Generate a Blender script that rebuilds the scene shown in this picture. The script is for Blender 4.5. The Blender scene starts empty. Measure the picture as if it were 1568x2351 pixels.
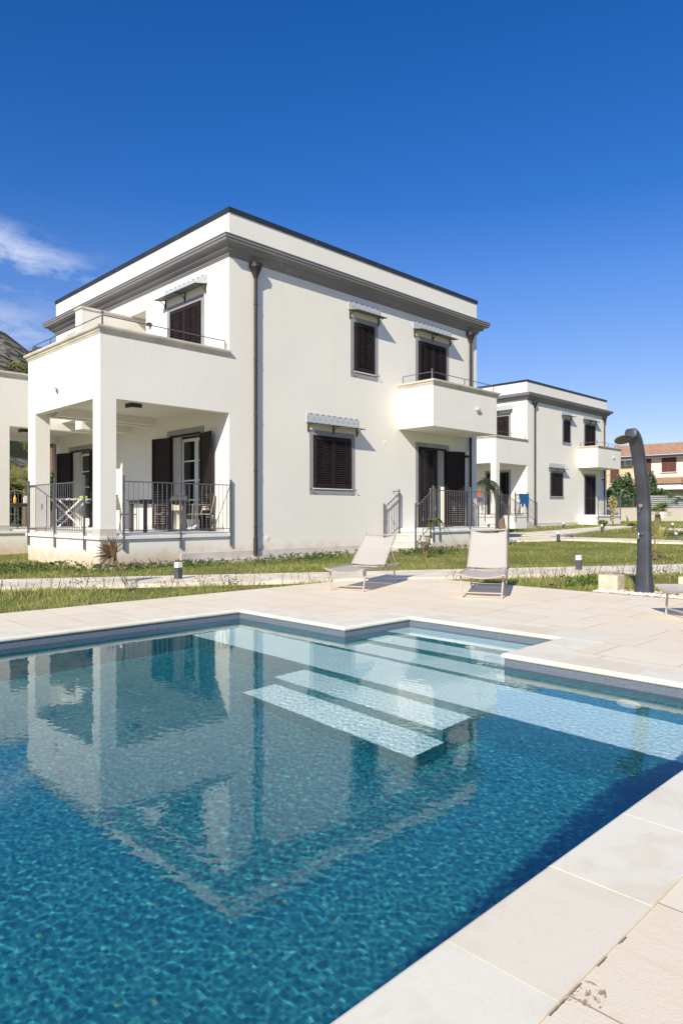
import bpy, bmesh, math, random
import numpy as np
from mathutils import Vector, Matrix

S = bpy.context.scene
COL = S.collection
R = math.radians
PI = math.pi

# ------------------------------------------------------------------ camera
VA = R(45.4)                                   # azimuth of the view direction (x = along the long facade, y = along the short one)
VX, VY = math.cos(VA), math.sin(VA)
RX, RY = VY, -VX
cam = bpy.data.cameras.new('camera')
cam_ob = bpy.data.objects.new('camera', cam); COL.objects.link(cam_ob)
cam_ob.location = (0, 0, 1.1)
cam_ob.rotation_euler = (R(90), 0, VA - R(90))
cam.sensor_fit = 'VERTICAL'; cam.sensor_height = 36
cam.lens = 36 * 1575 / 2351
cam.shift_y = 4.5 / 2351
cam.clip_start = 0.05; cam.clip_end = 8000
S.camera = cam_ob
S.render.resolution_x = 682; S.render.resolution_y = 1024

# ------------------------------------------------------------------ light
SUN = Vector((1.0, 0.45, -0.70)).normalized()   # direction the light travels
SUN_EL = math.asin(-SUN.z)
SUN_ROT = math.atan2(-SUN.x, -SUN.y)            # compass angle of the sun, from +Y towards +X
lamp = bpy.data.lights.new('sun', 'SUN'); lamp.energy = 3.7; lamp.angle = R(0.53); lamp.color = (1.0, 0.925, 0.735)
lamp.cycles.is_caustics_light = True
sun = bpy.data.objects.new('sun', lamp); COL.objects.link(sun)
sun.rotation_euler = SUN.to_track_quat('-Z', 'Y').to_euler(); sun.location = (-20, -10, 20)
S.view_settings.view_transform = 'Standard'; S.view_settings.look = 'None'
S.view_settings.exposure = 0.64; S.view_settings.gamma = 1.0
S.cycles.use_denoising = True
S.cycles.max_bounces = 10
S.cycles.sample_clamp_indirect = 6.0

# node helper --------------------------------------------------------------
class NT:
    def __init__(s, tree): s.t = tree
    def n(s, typ, ins=None, **kw):
        nd = s.t.nodes.new(typ)
        for k, v in kw.items(): setattr(nd, k, v)
        if ins:
            for k, v in ins.items():
                sk = nd.inputs[k]
                if isinstance(v, bpy.types.NodeSocket): s.t.links.new(v, sk)
                else: sk.default_value = v
        return nd
    def m(s, op, a, b=0.0, c=0.0, clamp=False):
        nd = s.n('ShaderNodeMath', {0: a, 1: b, 2: c}, operation=op); nd.use_clamp = clamp
        return nd.outputs[0]
    def ramp(s, fac, stops, interp='LINEAR'):
        nd = s.n('ShaderNodeValToRGB', {0: fac}); cr = nd.color_ramp; cr.interpolation = interp
        while len(cr.elements) < len(stops): cr.elements.new(0.5)
        for e, (p, c) in zip(cr.elements, stops):
            e.position = p; e.color = (*c, 1) if len(c) == 3 else c
        return nd.outputs[0]
    def mix(s, fac, a, b, blend='MIX'):
        nd = s.n('ShaderNodeMix', data_type='RGBA', blend_type=blend)
        for i, v in ((0, fac), (6, a), (7, b)):
            if isinstance(v, bpy.types.NodeSocket): s.t.links.new(v, nd.inputs[i])
            else: nd.inputs[i].default_value = v if i == 0 else ((*v, 1) if len(v) == 3 else v)
        return nd.outputs[2]
    def noise(s, vec, scale, detail=3, rough=.55, dist=0.0, out=0):
        return s.n('ShaderNodeTexNoise', {'Vector': vec, 'Scale': scale, 'Detail': detail, 'Roughness': rough, 'Distortion': dist}).outputs[out]
    def obj(s): return s.n('ShaderNodeTexCoord').outputs['Object']
    def pos(s): return s.n('ShaderNodeNewGeometry').outputs['Position']
    def rand(s): return s.n('ShaderNodeNewGeometry').outputs['Random Per Island']
    def scale(s, vec, sc):
        return s.n('ShaderNodeMapping', {'Vector': vec, 'Scale': sc}).outputs[0]

W = bpy.data.worlds.new('World'); S.world = W; W.use_nodes = True
wt = NT(W.node_tree); bg = W.node_tree.nodes['Background']
sky = wt.n('ShaderNodeTexSky', sky_type='NISHITA', sun_disc=False, sun_elevation=SUN_EL, sun_rotation=SUN_ROT)
sky.air_density = 1.0; sky.dust_density = 0.1; sky.ozone_density = 3.0; sky.altitude = 50
el0 = wt.m('ARCSINE', wt.n('ShaderNodeSeparateXYZ', {0: wt.n('ShaderNodeTexCoord').outputs['Generated']}).outputs[2])
hs = wt.n('ShaderNodeHueSaturation', {'Saturation': wt.m('ADD', 1.10, wt.m('MULTIPLY', wt.m('DIVIDE', el0, R(24), clamp=True), .30)), 'Value': wt.m('ADD', .68, wt.m('MULTIPLY', wt.m('DIVIDE', el0, R(18), clamp=True), .32)), 'Color': wt.mix(1.0, sky.outputs[0], (1.0, .865, .95), 'MULTIPLY')})
# wisps of cloud low in the sky over the mountain (real directions in the world)
tc = wt.n('ShaderNodeTexCoord').outputs['Generated']
vm = wt.n('ShaderNodeMapping', {'Vector': tc, 'Scale': (1.0, 1.0, 2.6), 'Rotation': (0, 0, 0)}).outputs[0]
cn = wt.noise(vm, 11.0, 10, .64, .25)
cn2 = wt.noise(vm, 2.6, 2, .5, .0)
sep = wt.n('ShaderNodeSeparateXYZ', {0: tc})
az = wt.m('ARCTAN2', sep.outputs[1], sep.outputs[0])
el = wt.m('ARCSINE', sep.outputs[2])
def bump1(v, c, w):      # smooth window round c, half width w
    return wt.m('SUBTRACT', 1.0, wt.m('DIVIDE', wt.m('ABSOLUTE', wt.m('SUBTRACT', v, c)), w), clamp=True)
azs_ = wt.m('ADD', az, wt.m('MULTIPLY', wt.m('SUBTRACT', cn2, .5), .08)); els_ = wt.m('ADD', el, wt.m('MULTIPLY', wt.m('SUBTRACT', cn2, .5), .06))
mA = wt.m('MULTIPLY', bump1(azs_, R(45.4 + 28.5), R(11.5)), bump1(wt.m('ADD', els_, wt.m('MULTIPLY', wt.m('SUBTRACT', azs_, R(45.4+24)), -.16)), R(18.4), R(2.9)))
mB = wt.m('MULTIPLY', bump1(azs_, R(45.4 + 29), R(8.5)), bump1(els_, R(13.8), R(2.3)))
mk = wt.m('ADD', wt.m('MULTIPLY', mA, 1.9), wt.m('MULTIPLY', mB, 1.5))
dens = wt.m('MULTIPLY', wt.m('SUBTRACT', wt.m('ADD', cn, wt.m('MULTIPLY', cn2, .35)), 0.60), 5.0, clamp=True)
cl = wt.m('MULTIPLY', wt.m('MULTIPLY', dens, mk), .66, clamp=True)
cmix = wt.mix(cl, hs.outputs[0], (5.0, 5.4, 6.6))
W.node_tree.links.new(cmix, bg.inputs[0]); bg.inputs[1].default_value = 0.10

# ------------------------------------------------------------------ mesh helpers
class MB:
    def __init__(s): s.v = []; s.f = []
    def add(s, vs, fs):
        o = len(s.v); s.v += [tuple(p) for p in vs]; s.f += [tuple(i + o for i in f) for f in fs]; return s
    def box(s, a, b):
        x0, x1 = sorted((a[0], b[0])); y0, y1 = sorted((a[1], b[1])); z0, z1 = sorted((a[2], b[2]))
        return s.add([(x0,y0,z0),(x1,y0,z0),(x1,y1,z0),(x0,y1,z0),(x0,y0,z1),(x1,y0,z1),(x1,y1,z1),(x0,y1,z1)],
                     [(0,3,2,1),(4,5,6,7),(0,1,5,4),(1,2,6,5),(2,3,7,6),(3,0,4,7)])
    def quad(s, *p): return s.add(p, [tuple(range(len(p)))])
    def tube(s, pts, r, n=8, cap=True, rs=None):
        pts = [Vector(p) for p in pts]; rings = []
        up = None
        for i, p in enumerate(pts):
            d = (pts[min(i+1, len(pts)-1)] - pts[max(i-1, 0)])
            if d.length < 1e-9: d = Vector((0,0,1))
            d.normalize()
            if up is None:
                up = Vector((0,0,1)) if abs(d.z) < .9 else Vector((1,0,0))
            a = d.cross(up).normalized(); b = a.cross(d).normalized(); up = b
            rr = rs[i] if rs else r
            rings.append([p + a*rr*math.cos(2*PI*k/n + PI/n) + b*rr*math.sin(2*PI*k/n + PI/n) for k in range(n)])
        vs = [q for rg in rings for q in rg]; fs = []
        for i in range(len(pts)-1):
            for k in range(n):
                fs.append((i*n+k, i*n+(k+1)%n, (i+1)*n+(k+1)%n, (i+1)*n+k))
        if cap:
            fs.append(tuple(range(n))[::-1]); fs.append(tuple((len(pts)-1)*n+k for k in range(n)))
        return s.add(vs, fs)
    def lathe(s, c, prof, n=16):                      # prof [(r, z)] round the vertical axis at c
        vs = [(c[0]+r*math.cos(2*PI*k/n), c[1]+r*math.sin(2*PI*k/n), c[2]+z) for r, z in prof for k in range(n)]
        fs = [(i*n+k, i*n+(k+1)%n, (i+1)*n+(k+1)%n, (i+1)*n+k) for i in range(len(prof)-1) for k in range(n)]
        fs.append(tuple(range(n))[::-1]); fs.append(tuple((len(prof)-1)*n+k for k in range(n)))
        return s.add(vs, fs)
    def ball(s, c, r, n=10): 
        return s.lathe(c, [(max(r*math.sin(PI*i/6), 1e-4), -r*math.cos(PI*i/6)) for i in range(7)], n)
    def xf(s, M):
        s.v = [tuple(M @ Vector(p)) for p in s.v]; return s
    def build(s, name, mat, parent=None, smooth=False, label=None, bevel=0.0, recalc=True, loc=None):
        me = bpy.data.meshes.new(name); me.from_pydata(s.v, [], s.f)
        o = bpy.data.objects.new(name, me); COL.objects.link(o)
        for mm in (mat if isinstance(mat, (list, tuple)) else [mat]): me.materials.append(mm)
        if recalc and len(s.f) < 60000:
            bm = bmesh.new(); bm.from_mesh(me); bmesh.ops.recalc_face_normals(bm, faces=bm.faces); bm.to_mesh(me); bm.free()
        if smooth:
            me.shade_smooth()
            try: me.set_sharp_from_angle(angle=R(38))
            except Exception: pass
        if bevel > 0:
            md = o.modifiers.new('bevel', 'BEVEL'); md.width = bevel; md.segments = 2; md.limit_method = 'ANGLE'; md.angle_limit = R(40)
        if parent: o.parent = parent
        if label: o['label'] = label
        if loc: o.location = loc
        return o

def thing(name, label, cat, loc=(0,0,0), rz=0, group=None):
    o = bpy.data.objects.new(name, None); COL.objects.link(o); o.empty_display_size = .2
    o.location = loc; o.rotation_euler = (0, 0, rz); o['label'] = label; o['category'] = cat
    if group: o['group'] = group
    return o
def tag(o, label=None, cat=None, group=None, kind=None):
    if label: o['label'] = label
    if cat: o['category'] = cat
    if group: o['group'] = group
    if kind: o['kind'] = kind
    return o
def kids(o): return [c for c in bpy.data.objects if c.parent == o]
def dup(root, loc, rz=0, label=None, scale=None):
    r = root.copy(); COL.objects.link(r); r.location = loc; r.rotation_euler = (0,0,rz)
    if label: r['label'] = label
    if scale: r.scale = scale
    for ch in kids(root):
        c = ch.copy(); COL.objects.link(c); c.parent = r
        for g in kids(ch):
            d = g.copy(); COL.objects.link(d); d.parent = c
    return r

def gz(x, y):                                   # the ground climbs gently away from the pool
    d = x*VX + y*VY
    return 0.0 if d < 15 else min((d-15)*.0175, 1.1)
def at(px, D, z=None):                          # a spot D metres ahead, px across (survey helper for far things)
    a = (px-784)/1575
    x, y = D*(VX+a*RX), D*(VY+a*RY)
    return (x, y, gz(x, y) if z is None else z)

# ------------------------------------------------------------------ materials
def mat(name): 
    m = bpy.data.materials.new(name); m.use_nodes = True
    return m, NT(m.node_tree), m.node_tree.nodes['Principled BSDF']
def setp(p, **k):
    for a, v in k.items():
        p.inputs[a.replace('_', ' ')].default_value = v
def simple(name, c, rough=.6, metal=0.0, var=.08, scale=6.0, bump=0.0, bscale=60, spec=None):
    m, t, p = mat(name); pos = t.pos()
    n = t.noise(pos, scale, 4)
    lo = tuple(max(0, x*(1-var*1.6)) for x in c); hi = tuple(min(1, x*(1+var*1.2)) for x in c)
    t.t.links.new(t.ramp(n, [(.3, lo), (.7, hi)]), p.inputs['Base Color'])
    setp(p, Roughness=rough, Metallic=metal)
    if spec is not None: p.inputs['Specular IOR Level'].default_value = spec
    if bump:
        b = t.n('ShaderNodeBump', {'Height': t.noise(pos, bscale, 3), 'Strength': 1.0, 'Distance': bump})
        t.t.links.new(b.outputs[0], p.inputs['Normal'])
    return m

def plaster(name, c, dirt=True):
    m, t, p = mat(name); pos = t.pos()
    big = t.noise(pos, .55, 5, .6)
    col = t.ramp(big, [(.3, tuple(x*.955 for x in c)), (.7, tuple(min(1, x*1.02) for x in c))])
    # faint vertical weather streaks
    st = t.noise(t.scale(pos, (7, 7, .35)), 1.0, 5, .65)
    col = t.mix(t.m('MULTIPLY', t.m('SUBTRACT', st, .54, clamp=True), .8), col, tuple(x*.82 for x in (c[0], c[1]*.985, c[2]*.95)))
    if dirt:   # earth splashed up against the foot of the wall
        z = t.n('ShaderNodeSeparateXYZ', {0: pos}).outputs[2]
        nz = t.noise(pos, 3.2, 4, .65)
        f = t.m('SUBTRACT', t.m('ADD', .26, t.m('MULTIPLY', nz, .34)), z, clamp=True)
        f = t.m('MULTIPLY', f, 3.4, clamp=True)
        col = t.mix(t.m('MULTIPLY', f, t.m('ADD', .25, t.m('MULTIPLY', nz, .75))), col, (.60, .40, .22))
    t.t.links.new(col, p.inputs['Base Color'])
    g = t.noise(pos, 62, 4, .7)
    p_col = t.mix(t.m('MULTIPLY', t.m('SUBTRACT', t.noise(pos, 30, 5, .8), .46, clamp=True), .55), col, tuple(x*.80 for x in c))
    t.t.links.new(p_col, p.inputs['Base Color'])
    g2 = t.noise(t.scale(pos, (1, 1, .6)), 24, 3, .6)
    h = t.m('ADD', t.m('MULTIPLY', g, .6), g2)
    b = t.n('ShaderNodeBump', {'Height': h, 'Strength': .55, 'Distance': .006})
    t.t.links.new(b.outputs[0], p.inputs['Normal'])
    setp(p, Roughness=.95); p.inputs['Specular IOR Level'].default_value = .15
    return m

M = {}
M['wall'] = plaster('wall_plaster', (.845, .81, .75))
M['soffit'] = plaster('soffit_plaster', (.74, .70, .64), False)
M['plinth'] = simple('plinth_stone', (.56, .52, .48), .8, var=.07, scale=3, bump=.001)
M['capstone'] = simple('cap_stone', (.66, .59, .52), .75, var=.12, scale=2.2, bump=.001)
M['sill'] = simple('white_marble', (.80, .78, .75), .5, var=.05, scale=3)
M['trim'] = simple('grey_trim_paint', (.31, .31, .325), .8, var=.05, scale=2)
M['shutter'] = simple('brown_shutter_paint', (.026, .017, .018), .6, var=.12, scale=5, spec=.2)
M['brown_metal'] = simple('brown_painted_metal', (.034, .022, .022), .55, var=.15, scale=4)
M['dark_cap'] = simple('dark_roof_metal', (.028, .033, .042), .45, var=.15, scale=1.5)
M['iron'] = simple('grey_painted_iron', (.135, .135, .15), .5, .2, var=.15, scale=8)
M['bracket'] = simple('dark_bracket_iron', (.035, .026, .024), .55, var=.1)
M['awning'] = simple('awning_sheet', (.16, .17, .17), .5, .3, var=.1)
M['white_frame'] = simple('white_window_frame', (.78, .78, .78), .4, var=.03)
M['lamp_dark'] = simple('dark_lamp_body', (.03, .03, .033), .5, var=.05)
M['lamp_white'] = simple('white_lamp_glass', (.80, .80, .79), .4, var=.02)
M['white_plastic'] = simple('white_plastic', (.74, .74, .72), .45, var=.03)
M['chair_sling'] = simple('cream_sling', (.50, .44, .36), .8, var=.06)
M['table_grey'] = simple('dark_grey_table', (.075, .072, .074), .55, var=.1)
M['chair_frame'] = simple('taupe_chair_frame', (.26, .22, .19), .5, .2, var=.06)
M['white_paint'] = simple('white_painted_wood', (.76, .76, .75), .5, var=.05)
M['blue_cloth'] = simple('blue_towel', (.012, .12, .30), .9, var=.2, scale=8)
M['orange_cloth'] = simple('orange_towel', (.65, .10, .03), .9, var=.2, scale=8)
M['lime'] = simple('lime_plastic', (.45, .85, .03), .4, var=.05)
M['yellow'] = simple('orange_bottle', (.85, .38, .04), .3, var=.05)
M['chrome'] = simple('chrome', (.62, .62, .62), .12, 1.0, var=.04)
M['sling'] = None

def cornice_mat():
    m, t, p = mat('cornice_paint'); pos = t.pos()
    st = t.noise(t.scale(pos, (16, 16, 1.2)), 1.0, 4, .7)
    pt = t.noise(pos, .45, 3, .5)
    f = t.m('MULTIPLY', t.m('MULTIPLY', t.m('SUBTRACT', st, .5, clamp=True), 3.2), t.m('SUBTRACT', 1.0, t.m('DIVIDE', t.m('ABSOLUTE', t.m('SUBTRACT', t.n('ShaderNodeSeparateXYZ', {0: pos}).outputs[0], t.m('ADD', 10.4, pt))), .75), clamp=True), clamp=True)
    t.t.links.new(t.mix(f, (.235, .225, .24), (.56, .56, .57)), p.inputs['Base Color'])
    setp(p, Roughness=.75); return m
M['cornice'] = cornice_mat()

def glass_mat():
    m, t, p = mat('dark_window_glass')
    setp(p, Roughness=.04); p.inputs['Base Color'].default_value = (.012, .016, .016, 1)
    p.inputs['Specular IOR Level'].default_value = .8
    return m
M['glass'] = glass_mat()
M['dark_room'] = simple('dark_room', (.02, .02, .022), .9)
M['curtain'] = simple('pale_curtain', (.30, .28, .27), .9)

def majolica():                                   # painted flower tiles 0.2 m square, one row
    m, t, p = mat('majolica_tile')
    sp = t.n('ShaderNodeSeparateXYZ', {0: t.n('ShaderNodeTexCoord').outputs['Object']})
    sx = t.m('ADD', sp.outputs[0], sp.outputs[1])
    cell = .21
    u = t.m('SUBTRACT', t.m('FRACT', t.m('DIVIDE', t.m('ADD', sx, 100*cell), cell)), .5)
    v = t.m('SUBTRACT', t.m('DIVIDE', sp.outputs[2], cell), 0.5)
    r = t.m('SQRT', t.m('ADD', t.m('MULTIPLY', u, u), t.m('MULTIPLY', v, v)))
    a = t.m('ARCTAN2', v, u)
    pet = t.m('GREATER_THAN', t.m('COSINE', t.m('MULTIPLY', a, 8)), .25)
    inr = t.m('MULTIPLY', t.m('GREATER_THAN', r, .07), t.m('LESS_THAN', r, .235))
    flower = t.m('MULTIPLY', pet, inr)
    ring = t.m('MULTIPLY', t.m('GREATER_THAN', r, .36), t.m('LESS_THAN', r, .49))
    sc = t.m('GREATER_THAN', t.m('SINE', t.m('MULTIPLY', a, 14)), -.35)
    ring = t.m('MULTIPLY', ring, sc)
    cr = t.m('GREATER_THAN', t.m('ADD', t.m('ABSOLUTE', u), t.m('ABSOLUTE', v)), .84)
    core = t.m('LESS_THAN', r, .05)
    c = t.mix(ring, (.62, .63, .64), (.34, .42, .48))
    r2 = t.m('MULTIPLY', t.m('GREATER_THAN', r, .27), t.m('LESS_THAN', r, .31)); c = t.mix(r2, c, (.40, .50, .50))
    c = t.mix(flower, c, (.34, .13, .11))
    c = t.mix(cr, c, (.22, .20, .28))
    c = t.mix(core, c, (.62, .40, .10))
    t.t.links.new(c, p.inputs['Base Color']); setp(p, Roughness=.25)
    return m
M['majolica'] = majolica()

def paving():
    m, t, p = mat('paving_stone'); pos = t.pos()
    br = t.n('ShaderNodeTexBrick', {'Vector': t.n('ShaderNodeMapping', {'Vector': pos, 'Location': (.35, .12, 0), 'Rotation': (0, 0, R(90))}).outputs[0], 'Color1': (.82, .70, .53, 1), 'Color2': (.86, .765, .61, 1),
        'Mortar': (.42, .27, .17, 1), 'Scale': 1.0, 'Mortar Size': .0028, 'Mortar Smooth': .2, 'Bias': .1, 'Brick Width': 1.0, 'Row Height': .53}, offset=.37, squash=.62, squash_frequency=2)
    n1 = t.noise(pos, 1.4, 5, .6)
    n2 = t.noise(t.scale(pos, (6.5, .55, 1)), 1.5, 6, .68, .25)
    c = t.mix(t.m('MULTIPLY', t.m('SUBTRACT', n1, .45, clamp=True), 1.6), br.outputs[0], (.86, .755, .61))
    c = t.mix(t.m('MULTIPLY', t.m('SUBTRACT', n2, .54, clamp=True), 2.8, clamp=True), c, (.74, .52, .34))
    # sawn grain
    gr = t.noise(t.scale(pos, (55, 2.2, 1)), 1.0, 4, .6)
    c = t.mix(t.m('MULTIPLY', t.m('SUBTRACT', gr, .5, clamp=True), .8), c, (.68, .54, .38))
    fine = t.noise(pos, 140, 3, .7)
    c = t.mix(t.m('MULTIPLY', t.m('SUBTRACT', fine, .56, clamp=True), 1.6), c, (.46, .41, .37))
    # dirt packed along the joint behind the near coping and one blotch beside it
    sp = t.n('ShaderNodeSeparateXYZ', {0: pos})
    dj = t.m('ABSOLUTE', t.m('SUBTRACT', sp.outputs[1], .752))
    dirt = t.m('MULTIPLY', t.m('LESS_THAN', dj, t.m('MULTIPLY', t.noise(pos, 60, 4, .7), .007)), t.m('GREATER_THAN', t.noise(pos, 9, 3), .44))
    dirt = t.m('MULTIPLY', dirt, t.m('MULTIPLY', t.m('GREATER_THAN', sp.outputs[0], 1.38), t.m('LESS_THAN', sp.outputs[0], 1.78)))
    c = t.mix(dirt, c, (.20, .14, .10))
    bx = t.m('SUBTRACT', sp.outputs[0], 1.50); by = t.m('SUBTRACT', sp.outputs[1], .735)
    rr = t.m('SQRT', t.m('ADD', t.m('MULTIPLY', bx, bx), t.m('MULTIPLY', by, by)))
    blot = t.m('MULTIPLY', t.m('LESS_THAN', rr, t.m('ADD', .02, t.m('MULTIPLY', t.noise(pos, 14, 2), .055))), t.m('GREATER_THAN', t.noise(pos, 48, 4, .75), .54))
    c = t.mix(blot, c, (.40, .27, .17))
    t.t.links.new(c, p.inputs['Base Color'])
    h = t.m('ADD', t.m('MULTIPLY', fine, .5), t.m('MULTIPLY', t.noise(pos, 38, 4, .7), .8))
    b = t.n('ShaderNodeBump', {'Height': h, 'Strength': .6, 'Distance': .0022})
    b2 = t.n('ShaderNodeBump', {'Height': t.m('SUBTRACT', 1.0, br.outputs[1]), 'Strength': .9, 'Distance': .004, 'Normal': b.outputs[0]})
    t.t.links.new(b2.outputs[0], p.inputs['Normal'])
    setp(p, Roughness=.85); p.inputs['Specular IOR Level'].default_value = .2
    return m
M['paving'] = paving()

def coping():
    m, t, p = mat('coping_stone'); pos = t.pos(); rd = t.rand()
    n1 = t.noise(pos, 4.2, 6, .62, .5)
    base = t.ramp(rd, [(0, (.83, .775, .645)), (.8, (.85, .80, .67)), (.93, (.83, .755, .61)), (1, (.80, .70, .53))])
    c = t.mix(t.m('MULTIPLY', t.m('SUBTRACT', n1, .48, clamp=True), 5.0, clamp=True), base, (.775, .68, .53))
    fine = t.noise(pos, 120, 5, .8)
    c = t.mix(t.m('MULTIPLY', t.m('SUBTRACT', fine, .50, clamp=True), 1.5), c, (.60, .53, .44))
    scr = t.noise(t.scale(pos, (3, 40, 1)), 1.0, 3, .6)
    c = t.mix(t.m('MULTIPLY', t.m('SUBTRACT', scr, .6, clamp=True), 1.0), c, (.88, .85, .76))
    t.t.links.new(c, p.inputs['Base Color'])
    b = t.n('ShaderNodeBump', {'Height': fine, 'Strength': .35, 'Distance': .001})
    t.t.links.new(b.outputs[0], p.inputs['Normal'])
    setp(p, Roughness=.6); p.inputs['Specular IOR Level'].default_value = .3
    return m
M['coping'] = coping()
M['grout'] = simple('grout', (.30, .20, .12), .95, var=.3, scale=20)
M['concrete'] = simple('path_concrete', (.80, .70, .57), .9, var=.14, scale=1.6, bump=.002, bscale=70)
M['apron'] = simple('apron_concrete', (.58, .52, .46), .9, var=.12, scale=2, bump=.002)
M['stone_block'] = simple('limestone_block', (.68, .56, .43), .85, var=.16, scale=7, bump=.003, bscale=40)

def rimtile():
    m, t, p = mat('rim_tile'); pos = t.pos()
    n = t.noise(pos, 55, 4, .7); n2 = t.noise(pos, 5, 3)
    c = t.ramp(n, [(.3, (.105, .125, .165)), (.7, (.20, .235, .285))])
    c = t.mix(t.m('MULTIPLY', n2, .4), c, (.11, .13, .17))
    t.t.links.new(c, p.inputs['Base Color']); setp(p, Roughness=.5)
    return m
M['rim'] = rimtile()

def mosaic(name, cols, cell, speck=.0, speck_col=(.5, .6, .3)):
    m, t, p = mat(name); pos = t.pos()
    v = t.n('ShaderNodeVectorMath', {0: pos, 1: (1/cell,)*3}, operation='MULTIPLY').outputs[0]
    v = t.n('ShaderNodeVectorMath', {0: v, 1: (.317, .211, .133)}, operation='ADD').outputs[0]
    fl = t.n('ShaderNodeVectorMath', {0: v}, operation='FLOOR').outputs[0]
    wn = t.n('ShaderNodeTexWhiteNoise', {'Vector': fl}, noise_dimensions='3D')
    c = t.ramp(wn.outputs[0], cols)
    if speck:
        s2 = t.n('ShaderNodeTexWhiteNoise', {'Vector': t.n('ShaderNodeVectorMath', {0: fl, 1: (7.3, 1.7, 3.1)}, operation='ADD').outputs[0]}, noise_dimensions='3D')
        c = t.mix(t.m('GREATER_THAN', s2.outputs[0], 1-speck), c, speck_col)
    fr = t.n('ShaderNodeVectorMath', {0: v}, operation='FRACTION').outputs[0]
    t.t.links.new(c, p.inputs['Base Color']); setp(p, Roughness=.35)
    return m
M['deep'] = mosaic('blue_mosaic', [(0, (.012, .150, .235)), (.35, (.018, .200, .285)), (.7, (.025, .245, .32)), (.92, (.04, .31, .36)), (1, (.08, .40, .42))], .021, .003, (.14, .32, .22))
M['tread'] = mosaic('pale_mosaic', [(0, (.66, .91, .95)), (.5, (.71, .93, .96)), (1, (.77, .94, .96))], .021)

def water():
    m, t, p = mat('pool_water')
    setp(p, Roughness=0.0, IOR=1.333); p.inputs['Transmission Weight'].default_value = 1.0
    p.inputs['Base Color'].default_value = (.93, 1, 1, 1)
    return m
M['water'] = water()

# ------------------------------------------------------------------ pool
PX0, PX1, PY0, PY1 = -5.0, 4.71, 1.10, 6.44
NX1, NY0, NY1 = 5.69, 2.95, 4.73
ZW = -.10; BOT = -1.32
poly = [(PX0,PY0),(PX1,PY0),(PX1,NY0),(NX1,NY0),(NX1,NY1),(PX1,NY1),(PX1,PY1),(PX0,PY1)]
def shell(z0, z1):
    mb = MB()
    for i, a in enumerate(poly):
        b = poly[(i+1) % len(poly)]
        mb.quad((a[0],a[1],z0),(b[0],b[1],z0),(b[0],b[1],z1),(a[0],a[1],z1))
    return mb
sh_ = shell(BOT, -.162); sh_.quad((PX0,PY0,BOT),(PX1,PY0,BOT),(PX1,PY1,BOT),(PX0,PY1,BOT))
basin = tag(sh_.build('pool_basin', M['deep'], recalc=False), kind='structure')
rim = tag(shell(-.162, -.041).build('pool_rim_tiles', M['rim'], recalc=False), kind='structure')
g = shell(-.041, -.030); gl = tag(g.build('pool_grout_line', M['grout'], recalc=False), kind='structure')
st = MB(); tr = MB()
steps = [  # x front, x back, y0, y1, top z
    (5.335, NX1, NY0, NY1, -.18), (5.03, 5.335, NY0, NY1, -.385), (4.71, 5.03, NY0, NY1, -.585),
    (4.08, PX1, PY0, PY1, -.70), (3.735, 4.08, 2.82, 4.61, -.90), (3.40, 3.735, 2.80, 4.60, -1.10)]
for a, b, c, d, z in steps:
    st.box((a, c, BOT+.002), (b, d, z-.004)); tr.quad((a-.004, c, z), (b, c, z), (b, d, z), (a-.004, d, z))
    tr.box((a-.004, c, z-.012), (a, d, z-.0005))
ps = tag(st.build('pool_steps', M['deep']), kind='structure')
pt = tag(tr.build('pool_step_treads', M['tread'], recalc=False), kind='structure')
# underwater inlet fittings
inl = []
def fitting(c, ax, r, label):
    o = thing('pool_light', label, 'pool light', c)
    mb = MB(); mb.lathe((0,0,0), [(r,0),(r,.012),(r*.93,.02),(r*.6,.022),(r*.25,.028),(.001,.028)], 24)
    mb2 = MB(); mb2.lathe((0,0,.0285), [(r*.55,0),(r*.5,.006),(.001,.006)], 20)
    q = Vector(ax).to_track_quat('Z', 'Y').to_matrix().to_4x4()
    mb.xf(q); mb2.xf(q)
    return [mb.build('bezel', M['white_plastic'], o, smooth=True), mb2.build('lens', M['lamp_white'], o, smooth=True)]
inl += fitting((PX1, 1.97, -.48), (-1,0,0), .085, 'round white pool light on the blue wall right of the steps')
inl += fitting((5.335, 3.70, -.285), (-1,0,0), .06, 'small round white pool light in the riser of the top step')
for o in [basin, rim, gl, ps, pt] + inl: o.cycles.is_caustics_receiver = True

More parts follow.
